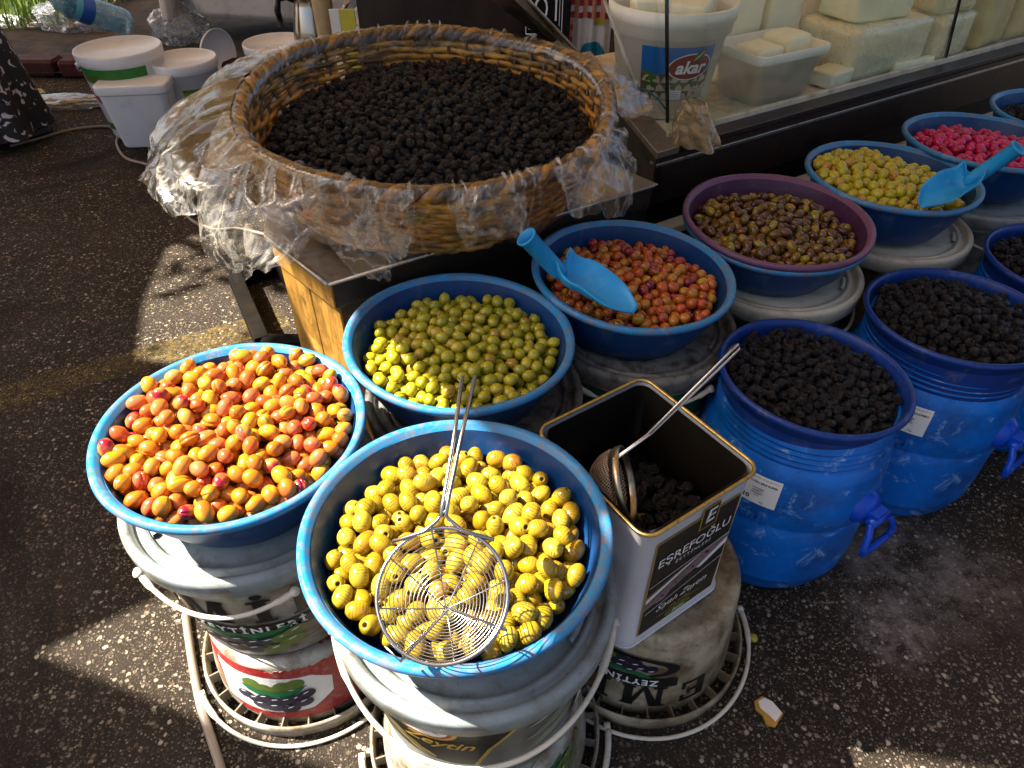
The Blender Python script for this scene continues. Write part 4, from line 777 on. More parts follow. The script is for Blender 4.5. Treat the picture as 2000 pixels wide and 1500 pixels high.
d.text('Siyah Zeytin', .021, PAPER, x=.0, y=-.062, shear=.4, off=.0024); d.text('100% DOĞAL', .008, GOLD, x=0, y=-.080, off=.0024); d.rect(.09, .001, GOLD, x=0, y=-.087, off=.0024); d.ell(.026, .009, GOLD, x=0, y=-.099, off=.0020); d.ell(.0245, .0078, GRN, x=0, y=-.099, off=.0023); d.text('Beyaz', .011, PAPER, x=0, y=-.099, shear=.3, off=.0027)
d.build('printed_panel', tin)
lm_ = tin.matrix_world if False else Matrix.Translation((.165, .514, 0))@Matrix.Rotation(TA, 4, 'Z')
def tin_fill():
    g = np.random.RandomState(5); r = .0100
    H = lambda q: np.full(len(q), .405)-.30*np.maximum(0, q[:, 1]-.10)
    P = heap(lambda q: (q[:, 0] > .024) & (q[:, 0] < tw-.024) & (q[:, 1] > .024) & (q[:, 1] < td-.024), H, r, lambda q: H(q)-.045, .24, 5, 30)
    Pw = np.array([tuple(lm_@Vector(p)) for p in P]); vis = visible(Pw, r); order = np.argsort(-vis)[:90]; vm = variants('K', r, 1.15); rn = random.Random(3)
    for i in range(len(Pw)):
        if i in set(order[:90]):
            o = bpy.data.objects.new('black_olive', rn.choice(vm)); COL.objects.link(o); o.location = Pw[i]; o.rotation_euler = (rn.uniform(0, 6), rn.gauss(0, .4), rn.uniform(0, 6)); tag(o, 'glossy wrinkled black olive down inside the open square tin', 'olive', 'olives inside the open tin')
tin_fill()
ob = MB().box(.016, tw-.016, .016, td-.016, tz0+.012, .372); o = ob.build('oil', BRINE['K']); o.matrix_world = lm_; tag(o, 'dark oil around the olives inside the tin', 'oil', kind='stuff')

# ---------------------------------------------------------------- SKIMMER lying on the grilled olives
def frame_from(nrm, upv):
    n = Vector(nrm).normalized(); x = Vector(upv).cross(n).normalized(); y = n.cross(x); return Matrix(((x.x, y.x, n.x), (x.y, y.y, n.y), (x.z, y.z, n.z))).to_4x4()
sk_c = W(864, 1160, .600); nrm = Vector((-.02, -.42, .80)); M = Matrix.Translation(sk_c)@frame_from(nrm, (0, 1, 0))
sk = thing('wire_skimmer', 'round stainless wire skimmer with a two-rod handle lying on the grilled olives', 'skimmer', (0, 0, 0)); RS = .0655
def dome(a, q): rr = RS*q; return M@Vector((rr*math.cos(a), rr*math.sin(a)-.012*(1-q), -.034*(1-q*q)))
MB().tube([dome(2*PI*i/72, 1) for i in range(72)], .0022, 8, closed=True).build('rim_ring', STEEL, sk)
for k in range(1, 18): q = 1-k/18; MB().tube([dome(2*PI*i/64, q) for i in range(64)], .00062, 5, closed=True).build('wire_ring', STEEL, sk)
for k in range(8): a = 2*PI*k/8+.2; MB().tube([dome(a, 1-i/10) for i in range(11)], .0009, 5).build('spoke', STEEL, sk)
hy = RS+.003
MB().tube([M@Vector((-.052, .052, .002)), M@Vector((-.020, RS-.004, .003)), M@Vector((-.006, hy+.004, .006)), M@Vector((0, hy+.012, .008)), M@Vector((.006, hy+.004, .006)), M@Vector((.020, RS-.004, .003)), M@Vector((.052, .052, .002))], .0022, 8).build('yoke', STEEL, sk)
MB().tube([M@Vector((-.055, -.048, 0)), M@Vector((-.04, -.062, -.004)), dome(0, .05), M@Vector((.064, -.035, 0))], .0015, 6).build('brace', STEEL, sk)
h0 = M@Vector((0, hy+.010, .007)); 
for px, sx in ((903, -.004), (928, .004)):
    e_ = W(px, 735, .700); MB().tube([h0+Vector((sx*.6, -.004, 0)), h0.lerp(e_, .1)+Vector((sx*.4, 0, .001)), h0.lerp(e_, .5), e_], .0024, 8).build('handle_rod', STEEL, sk)
# ---------------------------------------------------------------- MESH SIEVE hanging in the tin
sv = thing('mesh_sieve', 'small round mesh sieve with a looped wire handle standing in the tin', 'sieve', (0, 0, 0))
c0 = W(1216, 945, .480); n2 = Vector((.90, -.12, .34)).normalized(); M2 = Matrix.Translation(c0)@frame_from(n2, (0, 0, 1)); RV = .050
MB().lathe([(RV-.001, -.001), (RV+.0025, -.001), (RV+.0028, .0075), (RV-.001, .0075), (RV-.001, -.001)], 48, M=M2).build('rim_band', metal('tarnished sieve band', (.50, .40, .25), .3, 60, (.14, .07, .02), .7), sv)
SVM = metal('sieve wire', (.42, .32, .24), .35, 40, (.12, .07, .03), .5)
def hemi(x, y):                       # square grid pressed onto half a ball
    d_ = math.hypot(x, y); 
    if d_ > 1: return None
    a = d_*PI/2*.92; k = (math.sin(a)/d_ if d_ > 1e-6 else 1); return M2@Vector((x*k*RV, y*k*RV, -math.cos(a)*RV*.95))
for ax in (0, 1):
    mb = MB(); G = 34
    for i in range(-G//2+1, G//2):
        c_ = i/(G/2); h_ = math.sqrt(1-c_*c_)*.985; pts = [hemi(*((c_, h_*(k/12-1)) if ax else (h_*(k/12-1), c_))) for k in range(25)]; mb.tube([p for p in pts if p], .00042, 4, cap=False)
    mb.build('wire_mesh', SVM, sv)['kind'] = 'stuff'
a1 = M2@Vector((0, RV, .003)); b1 = W(1268, 848, .53); c1_ = W(1436, 684, .64); 
dd = Vector((.010, .004, 0))
pts = [a1-dd*.25, b1-dd*.35, b1.lerp(c1_, .5)-dd*.5, c1_-dd*.7, c1_+Vector((.004, .006, .005)), c1_+dd*.75, b1.lerp(c1_, .5)+dd*.5, b1+dd*.35, a1+dd*.25]
MB().tube(pts, .0021, 8).build('handle_wire', STEEL, sv)

# ---------------------------------------------------------------- SCOOPS
def scoop(label, tip, neck, end, side=1, w=.041):
    s_ = thing('scoop', label, 'scoop', (0, 0, 0)); ax = (neck-tip).normalized(); x = ax.cross(Vector((0, 0, 1))).normalized(); z = x.cross(ax); L = (neck-tip).length
    def f(u, v):
        l = v; ww = w*(math.sin(min(1, l*2.2+.16)*PI/2))*(1-.35*max(0, l-.75)/.25); a = (u-.5)*2
        wallh = .036*(abs(a)**2.2)*(.25+.75*min(1, l*1.6)); back = .016*max(0, (l-.86)/.14)**1.5
        return tip+ax*(l*L)+x*(a*ww)+z*(wallh+back)
    mb = MB(); mb.grid(f, 20, 24); mb.build('blade', SCOOP, s_, solid=.0022)
    bw_ = MB(); bw_.grid(lambda u, v: f(u, 1)*(1-v)+(neck+z*.030+x*(u-.5)*.022)*v, 20, 6); bw_.build('back_wall', SCOOP, s_, solid=.0022)
    hd = end-neck-z*.014; n0 = neck+z*.014; L2 = hd.length; M_ = Matrix.Translation(n0)@hd.to_track_quat('Z', 'Y').to_matrix().to_4x4()
    hb = MB(); hb.lathe([(.002, -.012), (.010, -.008), (.0145, .004), (.0152, .02), (.0158, L2-.004), (.0178, L2-.003), (.0182, L2), (.0150, L2+.0005), (.0140, L2-.03), (.0135, .02), (0, .018)], 32, M=M_); hb.build('tube_handle', SCOOP, s_); return s_
scoop('sky blue plastic scoop with an open tube handle resting in the mixed red olives', W(1238, 612, .542), W(1090, 545, .565), W(1027, 462, .655))
scoop('sky blue plastic scoop with its handle pointing right in the stuffed yellow olives', W(1800, 405, .540), W(1890, 365, .560), W(1990, 288, .66))

# ---------------------------------------------------------------- GLASS CASE with cheeses
CU, CV = Vector((math.cos(math.radians(32)), math.sin(math.radians(32)), 0)), Vector((-math.sin(math.radians(32)), math.cos(math.radians(32)), 0))
C0 = Vector((.323, 1.497, 0)); case = thing('display_case', 'long glass display case on a dark base beside the basket', 'display case', C0)
CT = .578; LC = 3.2; side = Vector((math.cos(math.radians(100)), math.sin(math.radians(100)), 0)); SD = .75
DARKB = wood('dark case board', (.006, .003, .002), (.026, .011, .007), .4, (.006, .004, .003), (1, 1, 1), 10); ALU = metal('case trim', (.5, .44, .36), .3, 30, (.08, .05, .03), .6); CREAM = plastic('cream sill', (.58, .52, .38), .4, (.2, .13, .06), .7, 30, None, .05)
prism(MB(), [O, CU*LC, CU*LC+CV*.03, CV*.03+CU*.02], .462, CT-.022).build('front_board', DARKB, case, bevel=.002)
prism(MB(), [O+CV*.004, CU*LC+CV*.004, CU*LC+CV*.05, CU*.03+CV*.05], CT-.002, CT+.012).build('upper_board', DARKB, case, bevel=.002)
prism(MB(), [-CV*.003, CU*LC-CV*.003, CU*LC+CV*.02, CV*.02], CT-.021, CT-.015).build('trim_strip', ALU, case, bevel=.001)
prism(MB(), [O+CU*.001, CU*LC, CU*LC+CV*.008, CV*.008], CT-.0145, CT-.0025).build('upper_face', DARKB, case)
prism(MB(), [-CU*.004-CV*.004, CU*.062-CV*.004, side*SD+CU*.055, side*SD-CU*.004], CT-.001, CT+.0145).build('corner_plate', STL, case, bevel=.001)
prism(MB(), [-CU*.003, CU*.02, side*SD+CU*.02, side*SD-CU*.003], .462, CT-.001).build('side_board', metal('dull steel side', (.10, .085, .07), .4, 14, (.02, .015, .01), .8), case)
prism(MB(), [CU*.075+CV*.051, CU*LC+CV*.051, CU*LC+CV*.062, CU*.08+CV*.062], CT+.010, CT+.024).build('sill', CREAM, case, bevel=.001)
prism(MB(), [CU*.07+CV*.055, CU*LC+CV*.055, CU*LC+CV*.70, side*.72+CU*.06], CT-.006, CT+.006).build('case_floor', CREAM, case)
prism(MB(), [CU*.05+CV*.10, CU*LC+CV*.10, CU*LC+CV*.16, CU*.05+CV*.16], .0, .461).build('stand', INK, case)
prism(MB(), [CU*.03-CV*.02, CU*LC-CV*.02, CU*LC+CV*.02, CU*.03+CV*.02], .375, .395).build('lower_rail', CREAM, case, bevel=.002)
prism(MB(), [CU*.62+CV*.70, CU*LC+CV*.70, CU*LC+CV*.71, CU*.62+CV*.71], CT+.006, CT+.50).build('back_panel', flat('case back', (.62, .56, .42), .5), case)
GLS = glass_mat('case glass'); lean = CV*.10+CU*.0
gp = lambda a, b2, z0, z1, l0=O, l1=O: None
def pane(name, pts, th=.005):
    n_ = (pts[1]-pts[0]).cross(pts[3]-pts[0]).normalized()*th/2; v = [p-n_ for p in pts]+[p+n_ for p in pts]; k = len(pts)
    return MB().add(v, [tuple(range(k-1, -1, -1)), tuple(range(k, 2*k))]+[(i, (i+1) % k, (i+1) % k+k, i+k) for i in range(k)], 0, False).build(name, GLS, case)
zg0 = CT+.0145; Z = Vector((0, 0, 1)); GL = lambda u, z: CU*(u-(z-CT)*.13)+CV*(.057+(z-CT)*.08)+Z*z
for a, b2 in ((.085, 1.158), (1.162, 2.2), (2.204, 3.15)):
    pane('glass_pane', [GL(a, CT+.024), GL(b2, CT+.024), GL(b2, CT+.42), GL(a, CT+.42)])
BLK = flat('black seal', (.01, .01, .01), .25)
MB().tube([GL(1.160, CT+.020), GL(1.160, CT+.42)], .0048, 8).build('glass_seal', BLK, case)
MB().tube([GL(.083, CT+.045), GL(.083, CT+.42)], .0042, 8).build('glass_seal', BLK, case)
sp0 = CU*.083+CV*.06+Z*(CT+.05); sp1 = side*.55+CU*.09+Z*(CT+.03)
pane('side_glass', [sp0, sp1, sp1+Z*.40, sp0+Z*.37+CV*.155])
MB().tube([W(1166, -40, .93)-C0, W(1258, 215, .675)-C0], .0036, 6).build('side_trim', CREAM, case)
arc = [W(1205, 172, .70)-C0, W(1235, 169, .695)-C0, W(1262, 176, .685)-C0, W(1285, 192, .67)-C0, W(1301, 214, .65)-C0]
MB().tube(arc, .0022, 6).build('glass_edge', flat('teal glass edge', (.01, .10, .09), .1), case)
# old tape lump on the corner
tp = MB(); c3 = Vector((.415, 1.552, CT+.015))-C0
def tape(u, v):
    a = 2*PI*u; r = .058*(1-.55*v)*(1+.25*noise.noise(Vector((math.cos(a)*2, math.sin(a)*2, v*3)))); z = .085*v**.8; p = Vector((math.cos(a)*r*.75, math.sin(a)*r, 0)); n = noise.noise(Vector((u*14, v*9, 2)))*.006
    return c3+CU*(p.x+n)+CV*(p.y*1.1+n-.0+.02*v)+Z*(z+n*.5)
tp.grid(tape, 64, 20, wrap=True); tp.build('tape_wrap', film_mat('yellowed tape', (.42, .30, .13), .5, mx=.85, scale=40, rough=.2), case)
WTUB = plastic('cream white tub', (.84, .80, .68), .35, (.35, .28, .15), .4, 12, None, .05, lo=.58)
CHZ = plastic('fresh white cheese', (.90, .84, .62), .45, (.70, .60, .32), .3, 9, None, .25, sc=(1, 1, 2)); CHZ2 = plastic('pale green cheese', (.84, .80, .54), .45, (.6, .55, .28), .3, 10, None, .2); CHZ3 = plastic('aged cheese', (.62, .50, .22), .5, (.35, .25, .1), .5, 12, None, .4)  # white cheese tinted yellow: the case's warm light put into its colour
for m_ in (CHZ, CHZ2, CHZ3): b_ = m_.node_tree.nodes['Principled BSDF']; b_.inputs['Subsurface Weight'].default_value = .15; b_.inputs['Subsurface Scale'].default_value = .01
zf = CT+.0065
bkc = W(1312, 215, zf+.02); bkc = C0+CU*.215+CV*.238; bkc.z = zf
ab = thing('cheese_bucket', 'large white bucket with a red and blue "akar" label inside the glass case', 'bucket', bkc)
APR = [(a*1.04, b*.84) for a, b in [(0, .001), (.098, .001), (.104, .006), (.130, .222), (.139, .223), (.140, .252), (.144, .254), (.146, .29), (.140, .292), (.136, .288), (.134, .26), (.131, .24), (.105, .012), (0, .012)]]
MB().lathe(APR, 96).build('body', WTUB, ab); rz = rzof([(.1085, .006), (.1377, .198), (.1437, .21)])
d = Decal(mapper(rz, -PI/2+.04, .112)); SKY = flat('sky print', (.015, .12, .36), .35, 0, .4, 6); d.rect(.170, .122, SKY, off=.0008); d.rect(.17, .062, flat('mushroom brown print', (.10, .075, .045), .4, 0, .7, 60), y=-.030, off=.0012)
EGG = flat('pale cap print', (.42, .36, .26), .4, 0, .25, 50)
rr_ = random.Random(4)
for k in range(3):
    for i in range(7): x_ = -.07+.023*i+.010*(k % 2); y_ = -.012-.020*k; d.poly([(-.011, -.007), (.011, -.007), (.009, .002), (.002, .010), (-.006, .006)], EGG, x=x_, y=y_, off=.0016+.0002*k, rot=rr_.uniform(-.3, .3))
for i in range(9): d.leaf(.022, .009, GRN if i % 2 else OLG, x=-.072+rr_.uniform(-.01, .02), y=-.005+rr_.uniform(-.02, .014), rot=rr_.uniform(0, 3), off=.0026)
for i in range(7): d.leaf(.018, .008, LEAF, x=-.02+.012*i, y=-.005+rr_.uniform(-.03, .003), rot=rr_.uniform(0, 3), off=.0024)
d.ell(.052, .030, PAPER, x=.028, y=.018, rot=.08, off=.0030); d.ell(.0495, .0275, flat('maroon print', (.17, .006, .010), .35), x=.028, y=.018, rot=.08, off=.0034); d.text('akar', .040, INKW, x=.028, y=.0155, bold=.0011, shear=.22, off=.0038); d.leaf(.036, .017, GRN, x=.045, y=.044, rot=.7, off=.0040); d.leaf(.034, .002, INKW, x=.043, y=.042, rot=.75, off=.0044)
d.rect(.034, .022, INKW, x=.000, y=-.047, off=.0034); d.rect(.044, .026, EGG, x=.058, y=-.044, off=.0034)
for i in range(4): d.rect(.026, .0009, INK, x=0, y=-.040-.0045*i, off=.0038); d.rect(.038, .0009, INK, x=.058, y=-.035-.0055*i, off=.0038)
d.ell(.005, .003, RED, x=.05, y=-.045, off=.0042); d.build('label_print', ab)
MB().lathe([(.1505, .220), (.153, .222), (.153, .236), (.1505, .238)], 8, a0=-1.25, a1=-.85).build('lid_latch', WTUB, ab)
def rbox(sx, sy, sz, seed=0, amp=.004, n=10, cut=None):
    bm = bmesh.new(); bmesh.ops.create_cube(bm, size=1); bmesh.ops.subdivide_edges(bm, edges=bm.edges[:], cuts=n, use_grid_fill=True)
    for q in bm.verts:
        p = q.co.copy(); r = .10; e = Vector([max(-.5+r, min(.5-r, c_)) for c_ in p]); d_ = p-e
        if d_.length > 1e-6: p = e+d_.normalized()*r*min(1, d_.length/r*1.0) if d_.length > r else p
        p = Vector((p.x*sx, p.y*sy, p.z*sz)); nn_ = noise.noise(p*14+Vector((seed, 0, 0)))*amp+noise.noise(p*45+Vector((seed, 3, 0)))*amp*.3; p += p.normalized()*nn_; q.co = p+Vector((0, 0, sz/2))
    return bm
def cheese(name, label, x, y, z, sx, sy, sz, mat, rz_, seed, amp=.004, group=None, tilt=0):
    bm = rbox(sx, sy, sz, seed, amp); me = bpy.data.meshes.new(name); bm.to_mesh(me); bm.free(); me.materials.append(mat); me.polygons.foreach_set('use_smooth', [True]*len(me.polygons))
    o = bpy.data.objects.new(name, me); COL.objects.link(o); o.location = (x, y, z); o.rotation_euler = (tilt, 0, rz_); return tag(o, label, 'cheese', group)
def cs(u, v): p = C0+CU*u+CV*v; return p.x, p.y
A32 = math.radians(32)
# cheese in the mouth of the akar bucket
for i, (a, b2) in enumerate(((-.05, -.02), (.05, .03), (-.02, .06), (.03, -.06))): cheese('cheese_block', ['slab of white cheese at the left in the mouth of the akar bucket', 'slab of white cheese at the right in the mouth of the akar bucket', 'slab of white cheese at the back in the mouth of the akar bucket', 'slab of white cheese at the front in the mouth of the akar bucket'][i], bkc.x+a, bkc.y+b2, zf+.205, .10, .08, .05, CHZ, .4*i, i, group='cheese in the akar bucket')
_q = C0+CU*.505+CV*.166; tx, ty = _q.x, _q.y
tray = thing('cheese_tub', 'rectangular cream plastic tub of cheese blocks in front of the tall cheeses', 'tub', (tx, ty, zf), A32-.02)
tm = MB(); R2 = [(0, .10, .075), (.092, .122, .092), (.093, .132, .102), (.097, .134, .104), (.112, .134, .104), (.114, .131, .101), (.112, .124, .095), (.012, .097, .072)]
v = []; 
for z, a, b2 in [(z_*1.12, a_*.95, b_*.90) for z_, a_, b_ in R2]: v += [(x, y, z) for x, y in rrect(-a, a, -b2, b2, .022)]
k = len(v)//len(R2); tm.add(v, [(j*k+i, j*k+(i+1) % k, (j+1)*k+(i+1) % k, (j+1)*k+i) for j in range(len(R2)-1) for i in range(k)]+[tuple(range(k-1, -1, -1)), tuple(range((len(R2)-1)*k, len(R2)*k))]); tm.build('body', WTUB, tray)
Mt = Matrix.Translation((tx, ty, zf))@Matrix.Rotation(A32-.02, 4, 'Z')
for i, (a, b2, sx, sy, z, sz) in enumerate(((-.048, -.008, .090, .088, .03, .10), (.050, -.004, .090, .090, .03, .115), (-.005, .035, .07, .05, .03, .09))):
    p = Mt@Vector((a, b2, 0)); cheese('cheese_block', ['square white cheese at the left in the rectangular tub', 'square white cheese at the right in the rectangular tub', 'small white cheese at the back in the rectangular tub'][i], p.x, p.y, zf+z, sx, sy, sz, CHZ, A32+.05*i, 10+i, .003)
TALL = [(.515, .335, 0, .13, .13, .23, 'tall white cheese block with a rounded shoulder behind the tub'), (.675, .335, 0, .13, .13, .235, 'tall square-cut white cheese block behind the right end of the tub')]
for i, (px, py, zz, sx, sy, sz, lb) in enumerate(TALL): p = C0+CU*px+CV*py; cheese('cheese_block', lb, p.x, p.y, zf, sx, sy, sz, CHZ, A32+.05-.1*i, 20+i, .006, 'cheeses in the glass case')
SHR = film_mat('cheese wrap film', (.8, .74, .5), .10, mx=.45, scale=9)
REST = [(.915, .185, 0, .33, .21, .135, CHZ, 0, 'wide wrapped white cheese loaf beside the tub'), (.71, .115, 0, .09, .08, .045, CHZ, 0, 'low cheese slice at the foot of the wrapped loaf'), (.89, .19, 0, .22, .14, .09, CHZ2, .137, 'pale greenish cheese lying on the wrapped loaf'), (.93, .38, 0, .22, .14, .20, CHZ, 0, 'white cheese loaf at the back of the case'), (1.20, .175, 0, .19, .19, .12, CHZ, 0, 'lower wrapped cheese near the black glass seal'), (1.20, .185, 0, .18, .17, .11, CHZ2, .122, 'upper wrapped cheese near the black glass seal'), (1.02, .075, 0, .16, .022, .03, CHZ, 0, 'thin white cheese slice lying against the sill'), (1.42, .185, 0, .18, .20, .22, CHZ3, 0, 'yellow aged cheese block right of the glass seal'), (1.64, .19, 0, .18, .20, .21, CHZ3, 0, 'yellow aged cheese wedge near the picture edge'), (1.22, .40, 0, .26, .16, .30, CHZ, 0, 'stacked white cheese behind the wrapped pair'), (1.95, .20, 0, .22, .22, .22, CHZ, 0, 'white cheese farthest right in the case')]
for i, (px, py, zz, sx, sy, sz, mt_, dz, lb) in enumerate(REST):
    p = C0+CU*px+CV*py; x, y = p.x, p.y; o = cheese('cheese_block', lb, x, y, zf+dz, sx, sy, sz, mt_, A32+.12*math.sin(i*2), 30+i, .007, 'cheeses in the glass case')
    if i in (0, 4, 5):
        me = o.data.copy(); me.materials.clear(); me.materials.append(SHR); w_ = bpy.data.objects.new('wrapping', me); link(w_, o); w_.scale = (1.03, 1.03, 1.02)
        for q in me.vertices: q.co += q.co.normalized()*(.004*(1-abs(noise.noise(q.co*22+Vector((i, 0, 0))))*2.5))
# ---------------------------------------------------------------- THINGS AT THE BACK
FTUB = WHT
def tub(name, x, y, label, r0, r1, h, parts=None, lid=True, rz=0, cat='bucket'):
    root = thing(name, label, cat, (x, y, 0), rz); MB().lathe([(0, .002), (r0-.004, .001), (r0, .006), (r1-.006, h-.045), (r1-.004, h-.044), (r1, h-.04), (r1+.002, h-.006), (r1-.001, h), (r1-.006, h-.002), (r1-.010, h-.012)]+([(0, h-.014)] if lid else [(r1-.02, h-.06), (r0, .02), (0, .02)]), 72).build('body', FTUB, root); return root, rzof([(r0, .006), (r1-.006, h-.045)])
_q = W(229, 90, .36); b1, rz = tub('white_bucket', _q.x, _q.y, 'tall white bucket with a green label at the back left', .135, .175, .36); bail_loop(b1, .32, .178, 2.6, 3.9, .05, WHT)
d = Decal(mapper(rz, -PI/2-.15, .22)); d.rect(.36, .06, flat('bright green print', (.015, .16, .02), .4), y=.06); d.rect(.36, .03, GRN, y=-.16); d.text('Süt Sofrası', .036, RED, x=-.02, y=.052, shear=.3, off=.002); d.ell(.04, .04, RED, x=-.06, y=-.02, off=.002); d.text('Yoğurt', .05, RED, x=0, y=-.02, off=.003); d.build('label_print', b1)
_q = W(354, 112, .30); b2_, rz = tub('white_bucket', _q.x, _q.y, 'white bucket with a yellow-green sticker right of the square tub', .115, .145, .30)
d = Decal(mapper(rz, -PI/2+.75, .13)); d.rect(.15, .14, OLG); d.rect(.15, .04, flat('lime print', (.22, .32, .02), .4), y=.04, off=.001); d.rect(.045, .035, INKW, x=-.03, y=-.02, off=.0015); d.build('label_print', b2_)
ld = thing('leaning_disc', 'white plastic lid leaning upright against the bucket with the yellow-green sticker', 'lid', W(436, 158, 0)); ld.rotation_euler = (math.radians(90), 0, math.radians(68)); MB().lathe([(0, 0), (.12, 0), (.128, .012), (.13, .02), (.124, .02), (.12, .006), (0, .006)], 48, c=(0, .13, 0)).build('disc', WHT, ld)
sq = thing('square_tub', 'square white lidded tub standing in front of the two white buckets', 'tub', (*W(266, 148, .27)[:2], 0), .12)
mb = MB(); R3 = [(.001, .112, .10), (.008, .116, .104), (.23, .138, .125), (.232, .145, .132), (.265, .147, .134), (.270, .142, .129), (.270, .12, .11)]; v = []
for z, a, c_ in R3: v += [(x, y, z) for x, y in rrect(-a, a, -c_, c_, .03)]
k = len(v)//len(R3); mb.add(v, [(j*k+i, j*k+(i+1) % k, (j+1)*k+(i+1) % k, (j+1)*k+i) for j in range(len(R3)-1) for i in range(k)]+[tuple(range(k-1, -1, -1)), tuple(range((len(R3)-1)*k, len(R3)*k))]); mb.build('body', WHT, sq, bevel=.003)
d = Decal(pmapper((0, -.107, .02), (1, 0, 0), (0, 0, 1), (0, -1, 0))); d.poly([(-.02, -.015), (.02, -.015), (.02, .01), (0, .015), (-.03, -.0)], flat('yellow scrap', (.5, .38, .02), .5), x=.06, y=0); d.build('sticker_scrap', sq)
_q = W(540, 80, .30); b3, rz = tub('white_tub', _q.x, _q.y, 'white round tub standing below the steel kettle', .12, .155, .30)
bl = W(280, 75, .05); bottle = thing('water_bottle', 'crushed clear blue water bottle with a blue and white label lying at the back', 'bottle', (-2.30, 4.55, .12)); bottle.rotation_euler = (math.radians(62), 0, math.radians(-38))
BOT = film_mat('blue bottle plastic', (.10, .32, .45), .35, mx=.8, scale=8); mb = MB(); bp_ = [(0, 0), (.055, .002), (.07, .02), (.075, .05)]+[(.075-.004*(i % 2), .06+.012*i) for i in range(12)]+[(.075, .22), (.074, .34), (.05, .40), (.02, .43), (.018, .45)]; mb.lathe(bp_, 40); mb.build('bottle_body', BOT, bottle); MB().lathe([(.020, .445), (.020, .475), (0, .476)], 20).build('cap', SKY, bottle)
d = Decal(mapper(lambda z: .0755, -PI/2, .27)); d.rect(.47, .09, flat('blue label', (.02, .10, .45), .4)); d.rect(.47, .035, flat('light blue label', (.10, .45, .65), .4), y=.04); d.rect(.09, .03, INKW, y=.035, x=.0); d.text('SU', .03, RED, x=0, y=.035, off=.004); d.build('label', bottle)
# plastic bags
def bag(x, y, z, sx, sy, sz, label, mat, seed, name='plastic_bag'):
    bm = bmesh.new(); bmesh.ops.create_icosphere(bm, subdivisions=5, radius=1)
    for q in bm.verts:
        p = q.co; n1 = 1-abs(noise.noise(p*2.2+Vector((seed, 0, 0))))*2.4; n2_ = 1-abs(noise.noise(p*6+Vector((seed, 5, 0))))*2.2; q.co = p*(1+.22*n1+.09*n2_+.2*noise.noise(p*1.3+Vector((0, seed, 0)))); q.co.z = max(q.co.z, -.72)
    me = bpy.data.meshes.new(name); bm.to_mesh(me); bm.free(); me.materials.append(mat); me.polygons.foreach_set('use_smooth', [True]*len(me.polygons)); o = bpy.data.objects.new(name, me); COL.objects.link(o); o.location = (x, y, z+.7*sz); o.scale = (sx, sy, sz); return tag(o, label, 'plastic bag')
BAG = film_mat('clear bag', (.45, .50, .56), .16, mx=.7, scale=3); BAGW = film_mat('white bag', (.75, .77, .82), .6, mx=.9, scale=3)
bag(*W(165, 62, .0)[:2], .0, .24, .14, .10, 'clear crumpled plastic bag behind the green-labelled bucket', BAG, 1)
bag(*W(360, 88, .0)[:2], .0, .14, .12, .12, 'clear crumpled bag between the bottle and the cooler', BAG, 2)
bag(*W(140, 205, .0)[:2], .0, .20, .07, .025, 'flat clear plastic bag on the asphalt beside the skirt', BAG, 3)
bag(*W(720, 62, .35)[:2], .20, .12, .10, .13, 'white knotted plastic bag behind the basket', BAGW, 4)
bag(*W(8, 60, .0)[:2], .0, .13, .10, .05, 'white crumpled scrap of film at the left edge near the grass', BAGW, 5, 'film_scrap')
bag(*W(68, 190, .0)[:2], .0, .05, .04, .02, 'bright yellow wrapper beside the skirt hem', flat('yellow wrapper', (.45, .42, .02), .4), 6, 'wrapper')['category'] = 'wrapper'
# cooler box
cl = thing('cooler_box', 'dirty white plastic cooler box lying tilted at the top of the picture', 'cooler box', (-1.42, 4.72, .12), .10); cl.rotation_euler = (math.radians(-6), math.radians(4), .06)
CLW = plastic('dirty white cooler', (.78, .75, .72), .45, (.16, .12, .11), .55, 5, ((.2, .17, .16), .5), .1, sc=(1, 1, .3))
mb = MB(); R4 = [(0, .42, .23), (.03, .45, .26), (.20, .50, .29), (.215, .485, .28), (.24, .485, .28), (.26, .51, .30), (.44, .55, .33), (.46, .53, .31)]; v = []
for z, a, c_ in R4: v += [(x, y, z) for x, y in rrect(-a, a, -c_, c_, .09)]
k = len(v)//len(R4); mb.add(v, [(j*k+i, j*k+(i+1) % k, (j+1)*k+(i+1) % k, (j+1)*k+i) for j in range(len(R4)-1) for i in range(k)]+[tuple(range(k-1, -1, -1)), tuple(range((len(R4)-1)*k, len(R4)*k))]); mb.build('body', CLW, cl, bevel=.01)
MB().box(-.62, -.585, -.30, .28, -.02, .50).build('lid_panel', CLW, cl, bevel=.01)
# kettle on a gas ring
kp = W(592, 92, .33); kt = thing('kettle', 'steel kettle with a black handle behind the wooden pole', 'kettle', (*W(622, 100, .28)[:2], .28)); kt.scale = (1.12,)*3; KST = metal('kettle steel', (.45, .40, .36), .15, 6, (.02, .015, .01), .9)
MB().lathe([(0, 0), (.088, .002), (.094, .012), (.082, .09), (.066, .17), (.058, .20), (.060, .205), (.05, .225), (.02, .24), (.0, .242)], 48).build('body', KST, kt); MB().lathe([(.004, .24), (.012, .25), (.012, .262), (0, .268)], 16).build('lid_knob', BLK, kt)
MB().tube([(.075, 0, .05), (.11, 0, .09), (.125, 0, .15), (.155, 0, .19)], [.022, .016, .011, .008], 10).build('spout', KST, kt); MB().tube([(-.058, 0, .185), (-.09, 0, .20), (-.125, 0, .19), (-.135, 0, .15), (-.13, 0, .09)], [.012, .014, .013, .013, .011], 10, flat=.8).build('handle', BLK, kt)
sr = thing('gas_ring', 'small dark gas ring stand under the kettle', 'gas ring', (*W(622, 100, .28)[:2], 0)); MB().lathe([(.10, .262), (.105, .268), (.10, .277), (.095, .268), (.10, .262)], 32).build('ring', BLK, sr)
